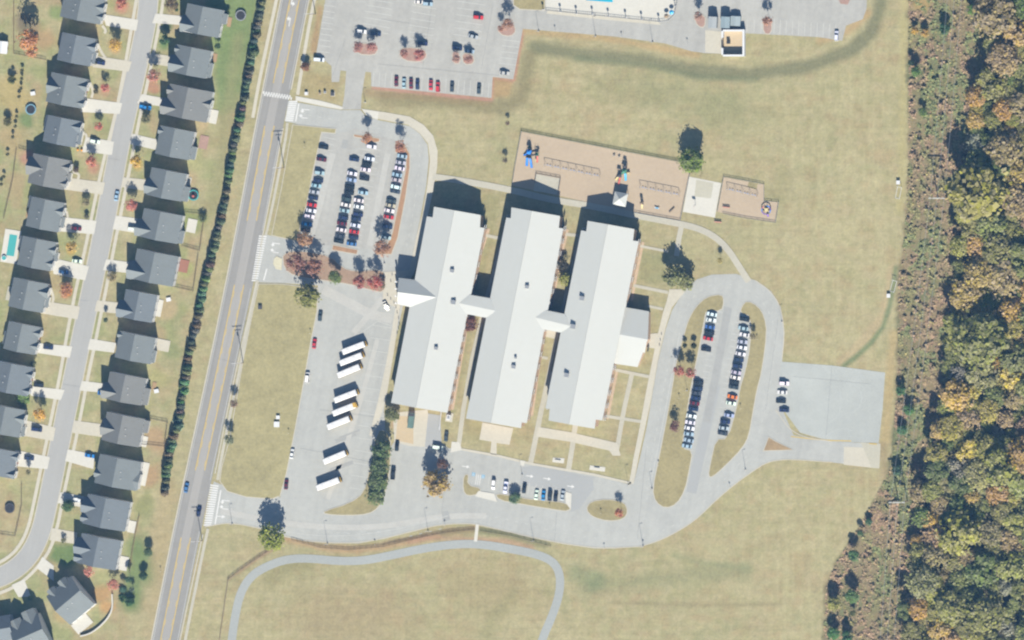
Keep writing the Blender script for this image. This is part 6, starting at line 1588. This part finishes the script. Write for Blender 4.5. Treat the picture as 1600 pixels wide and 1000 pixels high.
# garden things
def trampoline(x, y, r, rim, lab):
    e = empty('trampoline', G(x, y, .9)); e.location.z = 0; tag(e, lab, 'trampoline', 'trampolines in the gardens')
    b = MB(); n = 20; ring = [Vector((math.cos(2 * math.pi * i / n) * r, math.sin(2 * math.pi * i / n) * r)) for i in range(n + 1)]
    ribbon_mb(b, ring, .5, .92, .8); b.build('pad', rim, e)
    b = MB(); b.tube((0, 0, .84), (0, 0, .88), r * .92, n=20); b.build('bed', M['blackplastic'], e)
    for i in range(6):
        a = math.pi * i / 3; boxo('pole', e, (math.cos(a) * r, math.sin(a) * r, 1.2), (.07, .07, 2.4), M['darksteel'])
trampoline(48, 171, 2.3, plain('faded_blue_pad', (.14, .27, .34), .6), 'round trampoline with a pale blue rim')
trampoline(376, 24, 2.3, M['steel'], 'dark round trampoline on the bright green lawn')
trampoline(302, 305, 2.3, M['teal'], 'teal-rimmed play ring behind an east-row house')
trampoline(15, 794, 2.1, M['darksteel'], 'dark trampoline in the garden near the bend')
e = empty('play_ball', G(302, 306, 1.2)); e.location.z = .9; tag(e, 'small red ball lying on the teal-rimmed trampoline', 'ball')
b = MB()
for i in range(6): b.tube((0, 0, .6 * math.sin(math.pi * (i / 6 - .5)) + .6), (0, 0, .6 * math.sin(math.pi * ((i + 1) / 6 - .5)) + .6), .6 * max(.05, math.cos(math.pi * (i / 6 - .5))), .6 * max(.05, math.cos(math.pi * ((i + 1) / 6 - .5))), 10)
b.build('shell', M['redp'], e)
e = empty('garden_pool', G(17, 385), -.16); tag(e, 'teal garden swimming pool with a pale surround', 'pool')
boxo('surround', e, (0, 0, .06), (7.6, 15.6, .2), M['white_concrete']); boxo('water', e, (.4, .6, .1), (3.6, 10.0, .16), M['teal']); boxo('coping', e, (-1.7, .6, .12), (.5, 10.6, .2), M['white_concrete'])
e = empty('spa_tub', G(7, 403), 0); tag(e, 'small teal hot tub at the end of the pool surround', 'tub')
b = MB(); b.tube((0, 0, .1), (0, 0, .8), 1.2, 1.2, 12); b.build('shell', M['white'], e); b = MB(); b.tube((0, 0, .6), (0, 0, .82), 1.0, 1.0, 12); b.build('water', M['teal'], e)
e = empty('garden_shed', G(3, 74, 2.4), -.1); e.location.z = 0; tag(e, 'white garden shed cut by the upper picture edge', 'shed')
b = MB(); gable_wall(b, 'y', -2.6, 2.6, 2.2, 0, 2.2, 3.0); b.build('wall', M['siding'], e); b = MB(); gable_roof(b, 'y', -2.9, 2.9, 2.5, 2.2, 3.2); b.build('roof', M['white'], e); boxo('door', e, (2.2, 0, 1.0), (.08, 1.4, 2.0), M['door'])
for x, y, lab in ((52, 146, 'white table with a teal seat in a rear garden'), (245, 611, 'white garden table behind the blue car house'), (264, 468, 'small white chair on the brown garden')):
    e = empty('garden_table', G(x, y), .2); tag(e, lab, 'table'); boxo('top', e, (0, 0, .75), (2.2, 1.8, .08), M['white'])
    for i in (-1, 1):
        for j in (-1, 1): boxo('leg', e, (i * .9, j * .7, .37), (.08, .08, .75), M['white'])
e = empty('retaining_wall', G(170, 960)); tag(e, 'curved pale retaining wall round the orange garden bank', 'wall')
q = [Vector(W2(p)) - G(170, 960).to_2d() for p in chaikin([(176, 928), (177, 950), (170, 965), (158, 978), (142, 990), (126, 994)], 2, False)]
b = MB(); ribbon_mb(b, q, .5, 1.2, -.1); b.build('wall', M['concrete'], e); b = MB(); ribbon_mb(b, q, .62, 1.28, 1.18); b.build('coping', M['white_concrete'], e)
for x, y, lab in ((122, 234, 'orange flower pot, first of the pair by a driveway'), (128, 234.5, 'orange flower pot, nearer the street of the pair by a driveway')):
    e = empty('flower_pot', G(x, y)); tag(e, lab, 'flower pot', 'orange pots by the fourth driveway'); b = MB(); b.tube((0, 0, 0), (0, 0, .6), .3, .45, 8); b.build('pot', M['wood'], e); b = MB(); b.tube((0, 0, .6), (0, 0, 1.0), .6, .3, 8); b.build('flower_head', plain('orange_flowers', (.5, .22, .03), .8), e)
bpy.data.objects.remove(bpy.data.objects['canopy']) if bpy.data.objects.get('canopy') and bpy.data.objects['canopy'].type == 'EMPTY' else None

# ------------------------------------------------------------------ the air between the aircraft and the ground
b = MB(); b.box((0, 0, 2599), (60000, 60000, 5202)); 
hm = bpy.data.materials.new('haze_air'); hm.use_nodes = True
t = hm.node_tree
t.nodes.remove(t.nodes['Principled BSDF'])
pv = t.nodes.new('ShaderNodeVolumePrincipled')
pv.inputs['Color'].default_value = (.22, .5, 1.0, 1); pv.inputs['Density'].default_value = 1.6e-5; pv.inputs['Anisotropy'].default_value = 0.0
t.links.new(pv.outputs[0], t.nodes['Material Output'].inputs['Volume'])
o = b.build('haze', hm); o['kind'] = 'stuff'
